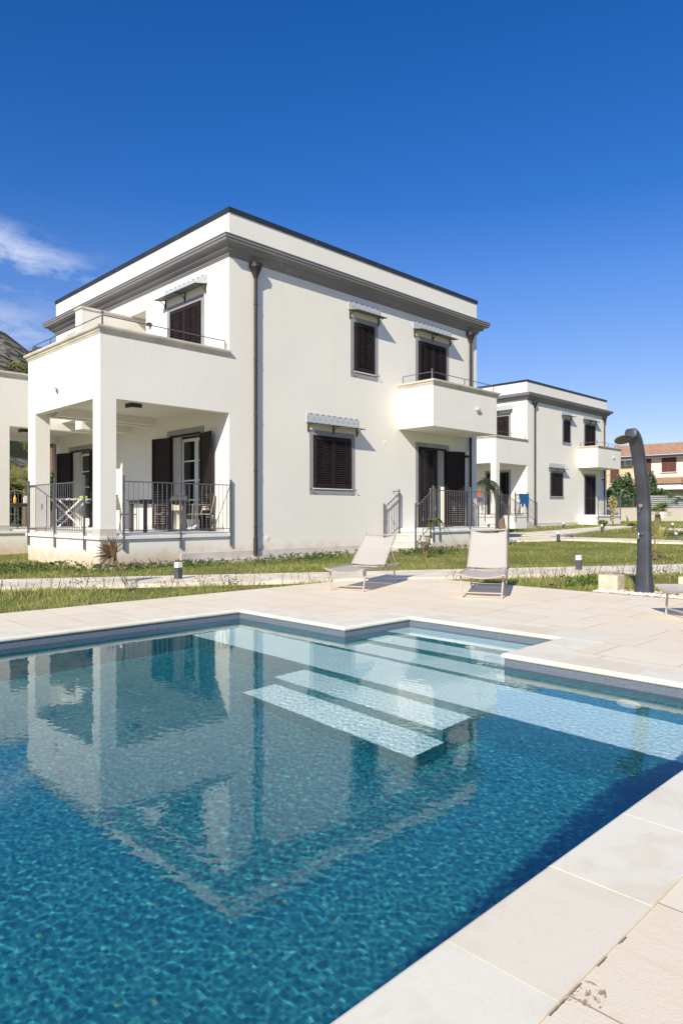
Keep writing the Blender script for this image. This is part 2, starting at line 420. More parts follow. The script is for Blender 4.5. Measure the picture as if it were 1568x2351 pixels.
# water surface: fine ripples in view and in an unseen margin under the deck, flat beyond
rng = np.random.default_rng(7)
def water_mesh():
    X0, h = -.3, .007
    nx = int((NX1 - X0)/h)+1; ny = int((PY1-PY0)/h)+1
    YB = .12; ny = int((PY1-YB)/h)+1; gx = np.linspace(X0, NX1, nx); gy = np.linspace(YB, PY1, ny)  # unseen margin under coping and deck, added so sunlight refracts onto the floor
    X, Y = np.meshgrid(gx, gy, indexing='ij')
    Z = np.zeros_like(X)
    for i in range(110):
        lam = math.exp(rng.uniform(math.log(.026), math.log(.085))) if i < 92 else math.exp(rng.uniform(math.log(.13), math.log(.7))); th = rng.normal(R(35), 1.1)
        k = 2*PI/lam; slope = .00082 if lam < .13 else .00062
        # patches of wind: amplitude changes over the pool
        ph = rng.uniform(0, 6.28, 3)
        env = .75 + .45*np.sin(X*rng.uniform(.5, 1.8)+ph[0])*np.sin(Y*rng.uniform(.5, 1.8)+ph[1])
        Z += env*slope/k*np.sin(k*math.cos(th)*X + k*math.sin(th)*Y + ph[2])
    Z *= np.clip((X-X0)/.3, 0, 1)
    ok_n = (Y >= NY0) & (Y <= NY1)
    V = np.stack([X, Y, ZW+Z], -1).reshape(-1, 3)
    idx = np.arange(nx*ny).reshape(nx, ny)
    F = np.stack([idx[:-1,:-1], idx[1:,:-1], idx[1:,1:], idx[:-1,1:]], -1)
    cx = (X[:-1,:-1]+X[1:,1:])/2; cy = (Y[:-1,:-1]+Y[1:,1:])/2
    keep = (cx < PX1+.006) | ((cy > NY0-.55) & (cy < NY1+.006))  # hidden margin added beside the notch too, for sunlight on its steps
    n0 = len(V); F = np.concatenate([F[keep].reshape(-1, 4), [[n0, n0+1, n0+2, n0+3]]])
    V = np.concatenate([V, [(PX0, YB, ZW), (X0, YB, ZW), (X0, PY1, ZW), (PX0, PY1, ZW)]])
    me = bpy.data.meshes.new('pool_water'); nf = len(F)
    me.vertices.add(len(V)); me.vertices.foreach_set('co', V.astype(np.float32).ravel())
    me.loops.add(nf*4); me.loops.foreach_set('vertex_index', F.astype(np.int32).ravel())
    me.polygons.add(nf); me.polygons.foreach_set('loop_start', np.arange(0, nf*4, 4, dtype=np.int32)); me.polygons.foreach_set('loop_total', np.full(nf, 4, dtype=np.int32))
    me.update(calc_edges=True); me.materials.append(M['water']); me.shade_smooth()
    o = bpy.data.objects.new('pool_water', me); COL.objects.link(o); o['kind'] = 'structure'
    o.cycles.is_caustics_caster = True
water_mesh()

# coping stones with a rounded nose over the water
def coping_stones():
    bm = bmesh.new(); th = .042; nose = .03
    def piece(x0, y0, x1, y1, sides):
        g_ = .0013
        x0 += g_; y0 += g_; x1 -= g_; y1 -= g_
        r = bmesh.ops.create_cube(bm, size=1)
        vs = r['verts']
        dz = random.uniform(-.0008, .0008)
        for v in vs:
            v.co = Vector(((x0+x1)/2+v.co.x*(x1-x0), (y0+y1)/2+v.co.y*(y1-y0), -th/2+.004+v.co.z*th+dz))
        es = set(e for v in vs for e in v.link_edges)
        nosee, other = [], []
        for e in es:
            a, b = e.verts[0].co, e.verts[1].co; mid = (a+b)/2
            isn = False
            if abs(a.z-b.z) < 1e-4:
                if 'x-' in sides and abs(a.x-x0) < 1e-4 and abs(b.x-x0) < 1e-4: isn = True
                if 'x+' in sides and abs(a.x-x1) < 1e-4 and abs(b.x-x1) < 1e-4: isn = True
                if 'y-' in sides and abs(a.y-y0) < 1e-4 and abs(b.y-y0) < 1e-4: isn = True
                if 'y+' in sides and abs(a.y-y1) < 1e-4 and abs(b.y-y1) < 1e-4: isn = True
            if isn: nosee.append(e)
            elif mid.z > -.001: other.append(e)
        if nosee: bmesh.ops.bevel(bm, geom=nosee, offset=.019, segments=8, profile=.5, affect='EDGES', clamp_overlap=True)
    def run(axis, lo, hi, joints, a, b, sides):
        js = sorted(set([lo, hi] + [j for j in joints if lo+.1 < j < hi-.1]))
        for p, q in zip(js[:-1], js[1:]):
            if axis == 'x': piece(p, a, q, b, sides)
            else: piece(a, p, b, q, sides)
    random.seed(5)
    O = .345
    run('x', PX0-O, PX1+O-.02, [1.43+.533*k for k in range(-12, 8)], PY0-O, PY0-.0+nose-.05, ['y+'])
    run('x', PX0-O, PX1+O-.02, [2.43+.52*k for k in range(-14, 6)], PY1-.02, PY1+O, ['y-'])
    run('y', PY0-.02, NY0-O, [1.40, 1.94, 2.49], PX1-.02, PX1+O-.02, ['x-'])
    piece(PX1-.02, NY0-O, PX1+.325, NY0+.02, ['x-', 'y+'])
    run('y', NY1+O-.02, PY1-.02, [6.03, 5.52], PX1-.02, PX1+O-.02, ['x-'])
    piece(PX1-.02, NY1-.02, PX1+.325, NY1+O-.02, ['x-', 'y-'])
    run('x', PX1+.325, NX1-.02, [5.4], NY1-.02, NY1+O-.02, ['y-'])
    run('x', PX1+.325, NX1-.02, [5.3], NY0-O, NY0+.02, ['y+'])
    run('y', NY0-O, NY1+O-.02, [4.73, 4.2, 3.67, 3.14], NX1-.02, NX1+O-.02, ['x-'])
    me = bpy.data.meshes.new('pool_coping'); bm.to_mesh(me); bm.free()
    me.materials.append(M['coping'])
    o = bpy.data.objects.new('pool_coping', me); COL.objects.link(o); o['kind'] = 'structure'
coping_stones()
# mortar bed under the stones (shows in the joints)
mb = MB()
for a, b in (((PX0-.34, PY0-.343), (PX1+.32, PY0-.045)), ((PX0-.34, PY1+.002), (PX1+.32, PY1+.343)), ((PX1+.002, PY0-.045), (PX1+.32, NY0-.002)),
             ((PX1+.002, NY1+.002), (PX1+.32, PY1+.002)), ((PX1+.32, NY1+.002), (NX1+.002, NY1+.32)), ((PX1+.32, NY0-.343), (NX1+.002, NY0-.002)), ((NX1+.002, NY0-.343), (NX1+.32, NY1+.32))):
    mb.box((*a, -.03), (*b, -.012))
tag(mb.build('coping_mortar_bed', M['grout']), kind='structure')

# deck paving round the coping
DX1, DY1 = 9.30, 8.04
o1x, o1y0, o1y1 = PX1+.327, PY0-.347, PY1+.347
n1x, n1y0, n1y1 = NX1+.327, NY0-.347, NY1+.327
mb = MB()
for a, b in (((-9, -9), (DX1, o1y0)), ((-9, o1y1), (DX1, DY1)), ((-9, o1y0), (PX0-.347, o1y1)),
             ((n1x, o1y0), (DX1, o1y1)), ((o1x, o1y0), (n1x, n1y0)), ((o1x, n1y1), (n1x, o1y1))):
    mb.box((a[0], a[1], -.12), (b[0], b[1], 0))
tag(mb.build('pool_deck', M['paving']), kind='structure')

# ------------------------------------------------------------------ lawn, paths
def lawn_mat():
    m, t, p = mat('lawn_ground'); pos = t.pos()
    n = t.noise(pos, 1.1, 6, .65); n2 = t.noise(pos, 22, 4, .7); n3 = t.noise(pos, .33, 3, .5)
    c = t.ramp(n2, [(.3, (.085, .11, .03)), (.55, (.18, .20, .06)), (.8, (.34, .29, .14))])
    c = t.mix(t.m('MULTIPLY', t.m('SUBTRACT', n, .48, clamp=True), 3.2, clamp=True), c, (.36, .26, .14))
    c = t.mix(t.m('MULTIPLY', t.m('SUBTRACT', n3, .5, clamp=True), 2.5, clamp=True), c, (.10, .14, .035))
    t.t.links.new(c, p.inputs['Base Color']); setp(p, Roughness=1.0)
    p.inputs['Specular IOR Level'].default_value = 0
    b = t.n('ShaderNodeBump', {'Height': n2, 'Strength': .7, 'Distance': .02}); t.t.links.new(b.outputs[0], p.inputs['Normal'])
    return m
M['lawn'] = lawn_mat()
def terrain():
    xs = [-3000, -800, -200, -60, -20, -9] + [-9+ (DX1+9)*i/6 for i in range(1, 6)] + [DX1] + list(np.arange(10.5, 62, 1.6)) + [75, 100, 200, 800, 3000]
    ys = [-3000, -800, -200, -60, -20, -9] + [-9+(DY1+9)*i/6 for i in range(1, 6)] + [DY1] + list(np.arange(9.5, 62, 1.6)) + [75, 100, 200, 800, 3000]
    V = []; F = []
    for x in xs:
        for y in ys: V.append((x, y, gz(x, y) - .03 + (random.uniform(-.012, .012) if 10 < x < 60 else 0)))
    n = len(ys)
    for i in range(len(xs)-1):
        for j in range(n-1):
            cx, cy = (xs[i]+xs[i+1])/2, (ys[j]+ys[j+1])/2
            if -9 < cx < DX1 and -9 < cy < DY1: continue
            F.append((i*n+j, (i+1)*n+j, (i+1)*n+j+1, i*n+j+1))
    mb = MB(); mb.add(V, F)
    tag(mb.build('lawn', M['lawn']), kind='structure')
terrain()

PATHS = []
def path(name, near, far, th=.05):
    """near/far: matching polylines [(x, y)]"""
    mb = MB()
    for i in range(len(near)-1):
        a, b, c, d = near[i], near[i+1], far[i+1], far[i]
        PATHS.append([a, b, c, d])
        q = [(p[0], p[1], gz(*p)+.03) for p in (a, b, c, d)]
        lo = [(p[0], p[1], p[2]-th-.03) for p in q]
        mb.add(q+lo, [(0,1,2,3), (7,6,5,4), (0,4,5,1), (1,5,6,2), (2,6,7,3), (3,7,4,0)])
    tag(mb.build(name, M['concrete']), kind='structure')
def seg(p, q, n): return [(p[0]+(q[0]-p[0])*i/n, p[1]+(q[1]-p[1])*i/n) for i in range(n+1)]
path('garden_path', seg((-1.2, 13.35), (17.4, 2.5), 10), seg((-.6, 14.5), (18.3, 3.7), 10))
def g2(px, D): p = at(px, D); return (p[0], p[1])
# far paths: laid out from their sight lines and distance
path('garden_path', [g2(1050, 23.2), g2(1157, 23.6), g2(1300, 24.6), g2(1420, 23.6), g2(1568, 22.4), g2(1700, 21.2)],
                    [g2(1050, 25.0), g2(1157, 26.0), g2(1300, 26.4), g2(1420, 25.2), g2(1568, 23.8), g2(1700, 22.4)])
path('garden_path', [g2(1120, 27.2), g2(1200, 27.8), g2(1262, 26.4), g2(1330, 30.0), g2(1390, 34.0), g2(1450, 36.5)],
                    [g2(1120, 29.5), g2(1200, 30.0), g2(1290, 33.0), g2(1350, 35.8), g2(1400, 38.0), g2(1460, 38.6)])
path('garden_path', [g2(1455, 35.6), g2(1540, 33.5), g2(1640, 31.5)], [g2(1455, 37.6), g2(1540, 35.5), g2(1640, 33.5)])

# ------------------------------------------------------------------ villas
def sweep(prof, x0, y0, x1, y1):
    """profile [(offset outwards, z)] carried round a rectangle, mitred"""
    mb = MB(); vs = []
    for o, z in prof: vs += [(x0-o, y0-o, z), (x1+o, y0-o, z), (x1+o, y1+o, z), (x0-o, y1+o, z)]
    fs = [(i*4+k, i*4+(k+1) % 4, (i+1)*4+(k+1) % 4, (i+1)*4+k) for i in range(len(prof)-1) for k in range(4)]
    return mb.add(vs, fs)

def shutter_leaf(w, h, shut=False, mid=True):
    """one louvred leaf, local x 0..w, z 0..h, thickness along y (0..-.04 is outwards)"""
    mb = MB(); t = .04; sw = .055
    mb.box((0,-t,0), (sw,0,h)); mb.box((w-sw,-t,0), (w,0,h))
    rails = [(0, .085), (h-.07, h)]
    if h > 1.9 and mid: rails.append((h*.41, h*.41+.11))
    for a, b in rails: mb.box((sw,-t+.002,a), (w-sw,-.002,b))
    rails.sort()
    for (a0, a1), (b0, b1) in zip(rails[:-1], rails[1:]):
        L = b0-a1; n = max(4, round(L/.060)); s = L/n
        for i in range(n):
            z = a1+s*(i+.5)
            if shut and (a1 > .3 or h < 1.9):       # louvres tilted closed
                mb.add([(sw,-.026,z-s*.56),(w-sw,-.026,z-s*.56),(w-sw,-.014,z+s*.5),(sw,-.014,z+s*.5),(sw,-.032,z-s*.54),(w-sw,-.032,z-s*.54),(w-sw,-.020,z+s*.5),(sw,-.020,z+s*.5)], [(0,1,2,3),(7,6,5,4),(0,4,5,1),(2,6,7,3)]); continue
            mb.add([(sw,-.036,z-.029),(w-sw,-.036,z-.029),(w-sw,-.004,z+.016),(sw,-.004,z+.016),
                    (sw,-.036,z-.021),(w-sw,-.036,z-.021),(w-sw,-.004,z+.024),(sw,-.004,z+.024)],
                   [(0,1,2,3),(7,6,5,4),(0,4,5,1),(2,6,7,3)])
    return mb

def frame_xf(face):
    """(s along, d outwards, z) -> local xyz ; front face looks to -y, left face looks to -x"""
    return (lambda s, d, z: (s, -d, z)) if face == 'front' else (lambda s, d, z: (-d, s, z))
def fbox(mb, f, s0, d0, z0, s1, d1, z1): return mb.box(f(s0, d0, z0), f(s1, d1, z1))
def place_leaf(mb, face, s, z, ang=0.0, flip=False, d=.0):
    """put a leaf drawn along +x at s on a face; ang opens it outwards round its hinge, flip hinges it at the far edge"""
    if flip: mb.v = [(-x, y, zz) for x, y, zz in mb.v]
    a = -ang if not flip else ang
    Rz = Matrix.Rotation(a, 4, 'Z')
    if face == 'front':
        Mx = Matrix.Translation((s, -d, z)) @ Rz
    else:      # turn x->y, -y -> -x
        Mx = Matrix.Translation((-d, s, z)) @ Matrix(((0,1,0,0),(1,0,0,0),(0,0,1,0),(0,0,0,1))) @ Rz
    return mb.xf(Mx)

def awning(parent, face, s0, s1, z, nb):
    f = frame_xf(face)
    dep = .34
    mb = MB()
    pts = [f(s0+.0, 0, z), f(s1, 0, z), f(s1-.02, dep, z-.055), f(s0+.02, dep, z-.055)]
    lo = [(p[0], p[1], p[2]-.012) for p in pts]
    mb.add(pts+lo, [(0,1,2,3),(7,6,5,4),(0,4,5,1),(1,5,6,2),(2,6,7,3),(3,7,4,0)])
    a = mb.build('awning', M['awning'], parent)
    tb = MB(); fbox(tb, f, s0, .003, 0.0, s1, .022, .235)
    t = tb.build('tile_band', M['majolica'], a); t.location = (0, 0, z+.004)
    for i in range(nb):
        s = s0+.05+(s1-s0-.10)*i/(nb-1); b = MB()
        fbox(b, f, s-.012, .003, z-.245, s+.012, .028, z-.012)
        b.tube([f(s, .02, z-.018), f(s, dep-.03, z-.070)], .011, 4)
        arc = [f(s, .025+.22*(1-math.cos(k*PI/12)), z-.235+.185*math.sin(k*PI/12)) for k in range(7)]
        b.tube(arc, .010, 4)
        b.build('bracket', M['bracket'], a)
    return a

def window(parent, face, s0, s1, z0, z1, leaves, sill=True, closed=True, name='window', open_=None, label=None):
    """closed or open shutters in an opening s0..s1, z0..z1 with grey painted surround"""
    f = frame_xf(face); tw = .13; D = .40
    tr = MB()
    fbox(tr, f, s0-tw, -.01, z0 if not sill else z0-.16, s0, .012, z1+.13)
    fbox(tr, f, s1, -.01, z0 if not sill else z0-.16, s1+tw, .012, z1+.13)
    fbox(tr, f, s0, -.01, z1, s1, .012, z1+.13)
    if sill: fbox(tr, f, s0, -.01, z0-.16, s1, .012, z0-.028)
    w = tr.build(name, M['trim'], parent, label=label)
    if sill:
        b = MB(); fbox(b, f, s0-.02, -.12, z0-.027, s1+.02, .04, z0); b.build('sill', M['sill'], w, bevel=.004)
    # brown fixed frame
    fr = MB(); bw = .05
    fbox(fr, f, s0, -.055, z0+.002, s0+bw, .006, z1); fbox(fr, f, s1-bw, -.055, z0+.002, s1, .006, z1); fbox(fr, f, s0+bw, -.055, z1-bw, s1-bw, .006, z1)
    fr.build('frame', M['shutter'], w)
    # glass, white frame, dim room
    gl = MB(); gd = .24 if closed else .34
    fbox(gl, f, s0+.02, -gd-.01, z0, s1-.02, -gd, z1-.01); gl.build('glass', M['glass'], w)
    if closed and s1-s0 > .7:
        cu = MB()
        for k in (.12, .40, .62): fbox(cu, f, s0+(s1-s0)*k, -gd+.015, z0+.01, s0+(s1-s0)*(k+.13), -gd+.03, z1-.03)
        cu.build('curtain', M['curtain'], w)
    if closed:
        W_ = (s1-s0-2*bw)/leaves
        for k in range(leaves):
            place_leaf(shutter_leaf(W_-.006, z1-z0-bw-.012), face, s0+bw+W_*k+.003, z0+.01, 0, d=.006).build('shutter', M['shutter'], w)
    if sill:      # little wrought stays that hold the open shutters
        for s in (s0-tw*.8, s1+tw*.8):
            k = MB(); k.tube([f(s, 0, z0-.03), f(s, .09, z0-.03), f(s, .10, z0+.01)], .008, 5)
            k.tube([f(s-.03, .085, z0-.03), f(s+.03, .085, z0-.03)], .008, 5); k.build('shutter_stay', M['bracket'], w)
    return w

def white_door(w, face, s0, s1, z0, z1, d=-.33, panes=4):
    """white glazed door leaf s0..s1 at depth d"""
    f = frame_xf(face); mb = MB(); q = .07
    fbox(mb, f, s0, d-.05, z0, s0+q, d, z1); fbox(mb, f, s1-q, d-.05, z0, s1, d, z1)
    zs = [z0+.02, z0+.26] + [z0+.26+(z1-z0-.34)*k/panes for k in range(1, panes+1)]
    fbox(mb, f, s0+q, d-.048, z0, s1-q, d-.004, z0+.26); fbox(mb, f, s0+q, d-.048, z1-.08, s1-q, d-.004, z1)
    for k in range(1, panes): 
        z = z0+.26+(z1-z0-.34)*k/panes; fbox(mb, f, s0+q, d-.045, z-.018, s1-q, d-.006, z+.018)
    o = mb.build('glazed_door', M['white_frame'], w)
    return o

def wall_face(mb, f, s0, s1, z0, z1, holes, D=.42):
    ss = sorted(set([s0, s1]+[h[0] for h in holes]+[h[1] for h in holes])); zs = sorted(set([z0, z1]+[h[2] for h in holes]+[h[3] for h in holes]))
    for a, b in zip(ss[:-1], ss[1:]):
        for c, d in zip(zs[:-1], zs[1:]):
            m_, n_ = (a+b)/2, (c+d)/2
            if any(h[0] < m_ < h[1] and h[2] < n_ < h[3] for h in holes): continue
            mb.quad(f(a,0,c), f(b,0,c), f(b,0,d), f(a,0,d))
    for h in holes:
        dd = h[4] if len(h) > 4 else D
        a, b, c, d = h[:4]
        mb.quad(f(a,0,c), f(a,-dd,c), f(a,-dd,d), f(a,0,d)); mb.quad(f(b,0,c), f(b,-dd,c), f(b,-dd,d), f(b,0,d))
        mb.quad(f(a,0,d), f(b,0,d), f(b,-dd,d), f(a,-dd,d)); mb.quad(f(a,0,c), f(b,0,c), f(b,-dd,c), f(a,-dd,c))

def wall_back(mb, f, h, dd=.42): 
    a, b, c, d = h[:4]; mb.quad(f(a,-dd,c), f(b,-dd,c), f(b,-dd,d), f(a,-dd,d))

def railing(parent, a, b, z, posts, h=1.08, drop=.33, slope=0.0, low=.07, inset=None, outn=(0,-1), brk=True, name='railing', balls=True, gap=.115, orn=True):
    """a,b: ends in plan; z: walking level at a (z+slope at b); posts: fractions along"""
    A, B = Vector((*a, z)), Vector((*b, z+slope)); L = (B-A).length
    up = lambda k, dz: A.lerp(B, k)+Vector((0,0,dz))
    mb = MB()
    mb.tube([up(0, h), up(1, h)], .016, 4); mb.tube([up(0, low), up(1, low)], .012, 4)
    ps = sorted(posts); Lh = Vector((B.x-A.x, B.y-A.y)).length
    for p, q in zip(ps[:-1], ps[1:]):
        n = max(2, round((q-p)*Lh/gap))
        for i in range(1, n):
            k = p+(q-p)*i/n
            mb.tube([up(k, low), up(k, h)], .0068, 5)
            if orn and i == n//2: mb.lathe(tuple(up(k, h*.46)), [(.006,0),(.02,.02),(.012,.05),(.022,.075),(.012,.10),(.02,.13),(.006,.15)], 6)
    r = mb.build(name, M['iron'], parent)
    for k in ps:
        m_ = MB(); c = up(k, 0); bot = -drop if drop else 0
        m_.box((c.x-.019, c.y-.019, c.z+bot), (c.x+.019, c.y+.019, c.z+h+.07))
        if balls: m_.ball((c.x, c.y, c.z+h+.10), .030, 8); m_.lathe((c.x, c.y, c.z+h+.065), [(.024,0),(.014,.02)], 8)
        if brk and drop:
            for dz in (-.13, -.24):
                e = Vector((c.x-outn[0]*.085, c.y-outn[1]*.085, c.z+dz)); m_.tube([(c.x, c.y, c.z+dz), tuple(e)], .013, 5); m_.box((e.x-.02, e.y-.02, e.z-.025), (e.x+.02, e.y+.02, e.z+.025))
        m_.build('post', M['iron'], r)
    return r

CAPP = [(-.02, -.13), (.012, -.13), (.016, -.105), (.035, -.085), (.040, -.06), (.052, -.045), (.075, -.035), (.085, -.01), (.085, .02), (-.30, .025)]
def parapet_cap(parent, x0, y0, x1, y1, z, wl):
    """moulded stone capping over three sides of a balcony (open side given by wl)"""
    mb = MB(); path_ = wl
    vs = []
    for o, dz in CAPP:
        for (x, y, nx, ny) in path_: vs.append((x+nx*o, y+ny*o, z+dz))
    n = len(path_)
    fs = [(i*n+k, i*n+k+1, (i+1)*n+k+1, (i+1)*n+k) for i in range(len(CAPP)-1) for k in range(n-1)]
    mb.add(vs, fs)
    return mb.build('parapet_cap', M['capstone'], parent, smooth=False)
def handrail(parent, pts, z, posts):
    mb = MB(); mb.tube([(x, y, z) for x, y in pts], .012, 5)
    for i, (x, y) in enumerate(posts):
        mb.tube([(x, y, z-.26), (x, y, z+.005)], .016 if i else .022, 6)
        if i == 0: mb.ball((x, y, z+.06), .030, 8); mb.tube([(x, y, z), (x, y, z+.04)], .014, 6)
    return mb.build('handrail', M['iron'], parent)
def wall_light(parent, c, face, up=False):
    f = frame_xf(face); mb = MB()
    x, d, z = c
    fbox(mb, f, x-.055, d+.0, z-.06, x+.055, d+.11, z+.02)
    o = mb.build('wall_light', M['lamp_dark'], parent)
    w = MB(); fbox(w, f, x-.05, d+.004, z+.02, x+.05, d+.105, z+.15); w.build('diffuser', M['lamp_white'], o)
def spout_cam(parent, c, face):
    f = frame_xf(face); mb = MB(); s, d, z = c
    mb.tube([f(s, d, z), f(s, d+.06, z)], .03, 8); 
    p = f(s, d+.09, z-.005); q = f(s-.12, d+.13, z-.02)
    mb.tube([f(s+.05, d+.07, z+.012), f(s-.09, d+.13, z-.012)], .036, 8)
    mb.build('security_camera', M['white_plastic'], parent, smooth=True)

def downpipe(parent, x, y, ztop, zbot, r=.041):
    mb = MB(); mb.lathe((x, y, zbot), [(r, 0), (r, ztop-zbot)], 16)
    p = mb.build('downpipe', M['brown_metal'], parent, smooth=True)
    h = MB(); h.lathe((x, y, ztop-.02), [(.052,0),(.058,.03),(.075,.08),(.135,.24),(.150,.25),(.150,.32),(.158,.325),(.158,.345),(.12,.345)], 20); h.build('hopper', M['brown_metal'], p, smooth=True)
    z = zbot+.65
    while z < ztop-.1:
        c = MB(); c.lathe((x, y, z), [(r+.002,0),(r+.009,.005),(r+.009,.03),(r+.002,.035)], 16); c.tube([(x-.01, y, z+.017), (x+.075, y+.01, z+.017)], .008, 5); c.build('collar', M['brown_metal'], p, smooth=True); z += 1.33
    b = MB(); b.lathe((x, y, zbot), [(r+.010,0),(r+.010,.42),(r+.001,.43)], 16); b.build('foot_sleeve', M['brown_metal'], p, smooth=True)
    return p

def villa(label, loc, group, main):
    v = thing('villa', label, 'villa', loc, 0, group)
    LX, LY = 10.0, 9.89
    ff, fl = frame_xf('front'), frame_xf('left')
    DK = .69                                            # deck level
    # openings: front face
    w1 = (2.62, 4.03, 1.775, 3.155); w2 = (4.126, 4.966, 5.03, 6.385); d3 = (6.91, 8.31, 3.95, 6.37); d4 = (6.918, 8.325, DK, 3.15)
    # left face and its mirror
    wl = (1.156, 2.615, 3.95, 6.335); dl = (1.163, 2.615, DK, 3.12)
    mir = lambda h: (LY-h[1], LY-h[0], h[2], h[3])
    rec = (3.87, LY-3.87, 3.95, 6.66, 1.1)
    mb = MB()
    wall_face(mb, ff, 0, LX, -.35, 8.12, [w1, w2, d3, d4])
    wall_face(mb, fl, 0, LY, -.35, 8.12, [wl, dl, mir(wl), mir(dl), rec])
    for h in (w1, w2, d3, d4): wall_back(mb, ff, h)
    for h in (wl, dl, mir(wl), mir(dl)): wall_back(mb, fl, h)
    wall_back(mb, fl, rec, 1.1)
    mb.quad((LX,0,-.35),(LX,LY,-.35),(LX,LY,8.12),(LX,0,8.12)); mb.quad((0,LY,-.35),(LX,LY,-.35),(LX,LY,8.12),(0,LY,8.12))
    mb.quad((0,0,8.1),(LX,0,8.1),(LX,LY,8.1),(0,LY,8.1))
    mb.build('wall', M['wall'], v)
    # roof edge metal and cornice
    rc = sweep([(-.30, 8.125), (-.30, 8.20), (.03, 8.235), (.03, 8.125), (.0, 8.122)], 0, 0, LX, LY).build('roof_edge', M['dark_cap'], v)
    for k, (x, y) in enumerate(((2.7, -.032), (5.1, -.032), (7.7, -.032))):
        j = MB(); j.box((x, y-.002, 8.12), (x+.012, y+.06, 8.24)); j.build('joint', M['iron'], rc)
    for y in (2.2, 4.4, 5.5, 7.6):
        j = MB(); j.box((-.034, y, 8.12), (.02, y+.012, 8.24)); j.build('joint', M['iron'], rc)
    prof = [(.0, 7.085), (.022, 7.09), (.026, 7.115), (.045, 7.125)]
    prof += [(.045+.085*(1-math.cos(k*PI/10)), 7.13+.085*math.sin(k*PI/10)) for k in range(1, 6)]
    prof += [(.150, 7.222), (.150, 7.238), (.165, 7.242)]
    prof += [(.165+.085*(1-math.cos(k*PI/10)), 7.245+.075*math.sin(k*PI/10)) for k in range(1, 6)]
    prof += [(.285, 7.325), (.300, 7.34), (.302, 7.385), (.322, 7.395)]
    cor = sweep(prof, 0, 0, LX, LY).build('cornice', M['cornice'], v)
    sweep([(.300, 7.396), (.318, 7.40), (.318, 7.455), (.335, 7.46), (.335, 7.478), (.0, 7.50)], 0, 0, LX, LY).build('drip_edge', M['cornice'], cor)
    # plinth and apron
    p = MB(); fbox(p, ff, -1.29, -.02, -.3, LX+.02, .03, .235); fbox(p, frame_xf('left'), 3.83, 0, -.3, LY, .028, .235); p.build('plinth', M['plinth'], v, bevel=.004)
    p = MB(); fbox(p, ff, -.95, .03, -.3, 6.0, .30, .075); p.build('foundation_apron', M['apron'], v, bevel=.01)
    # windows and doors -------------------------------------------------
    window(v, 'front', *w1, 2); awning(v, 'front', 2.39, 4.29, 3.468, 3)
    window(v, 'front', *w2, 1); awning(v, 'front', 3.92, 5.17, 6.68, 2)
    window(v, 'front', *d3, 2, sill=False, name='balcony_door'); awning(v, 'front', 6.67, 8.545, 6.68, 3)
    window(v, 'left', *wl, 2, sill=False, name='balcony_door'); awning(v, 'left', .905, 2.86, 6.68, 3)
    window(v, 'left', *mir(wl), 2, sill=False, name='balcony_door'); awning(v, 'left', LY-2.86, LY-.905, 6.68, 3)
    if main:
        w = window(v, 'left', *dl, 2, sill=False, closed=False, name='terrace_door')
        place_leaf(shutter_leaf(.68, 2.36, True), 'left', dl[0]+.03, DK+.02, R(168), d=.03).build('shutter', M['shutter'], w)
        place_leaf(shutter_leaf(.68, 2.36, True), 'left', dl[1]-.03, DK+.02, R(168), True, d=.03).build('shutter', M['shutter'], w)
        white_door(w, 'left', dl[0]+.05, dl[0]+.72, DK+.01, 3.05); white_door(w, 'left', dl[0]+.74, dl[1]-.05, DK+.01, 3.05)
        ml = mir(dl)
        w = window(v, 'left', *ml, 2, sill=False, closed=False, name='terrace_door')
        place_leaf(shutter_leaf(.68, 2.36, True), 'left', ml[0]+.03, DK+.02, R(168), d=.03).build('shutter', M['shutter'], w)
        place_leaf(shutter_leaf(.68, 2.36, True), 'left', ml[1]-.03, DK+.02, R(165), True, d=.03).build('shutter', M['shutter'], w)
        white_door(w, 'left', ml[0]+.05, ml[0]+.72, DK+.01, 3.05); white_door(w, 'left', ml[0]+.74, ml[1]-.05, DK+.01, 3.05)
        w = window(v, 'front', *d4, 2, sill=False, closed=False, name='terrace_door')
        place_leaf(shutter_leaf(.66, 2.38), 'front', d4[0]+.05, DK+.02, 0, d=.006).build('shutter', M['shutter'], w)
        place_leaf(shutter_leaf(.70, 2.38, True), 'front', d4[1]-.02, DK+.02, R(160), True, d=.03).build('shutter', M['shutter'], w)
        white_door(w, 'front', d4[0]+.05, d4[0]+.74, DK+.01, 3.08)
    else:
        for face, h in (('left', dl), ('left', mir(dl)), ('front', d4)): window(v, face, *h, 2, sill=False, name='terrace_door')
    # upper balcony over the front terrace ------------------------------
    bx0, bx1, by = 6.01, 9.24, -1.27
    mb = MB(); mb.box((bx0, by, 3.58), (bx1, 0, 3.80))
    mb.box((bx0, by, 3.80), (bx1, by+.16, 4.78)); mb.box((bx0, by+.16, 3.80), (bx0+.16, 0, 4.78)); mb.box((bx1-.16, by+.16, 3.80), (bx1, 0, 4.78))
    b = mb.build('balcony', M['wall'], v, bevel=.006)
    parapet_cap(b, 0, 0, 0, 0, 4.87, [(bx0, 0, -1, 0), (bx0, by, -1, -1), (bx1, by, 1, -1), (bx1, 0, 1, 0)])
    handrail(b, [(bx0+.06, -.12), (bx0+.06, by+.08), (bx1-.06, by+.08), (bx1-.06, -.02)], 5.12, [(bx0+.06, by+.08), (bx0+.06, -.12), ((bx0+bx1)/2, by+.08), (bx1-.06, by+.08)])
    cb = MB(); s = bx1-1.15; z = 4.27
    cb.tube([(s, by, z), (s, by-.05, z)], .03, 8); cb.tube([(s-.03, by-.07, z-.012), (s+.15, by-.06, z+.018)], .034, 8)
    cb.build('security_camera', M['white_plastic'], b, smooth=True)
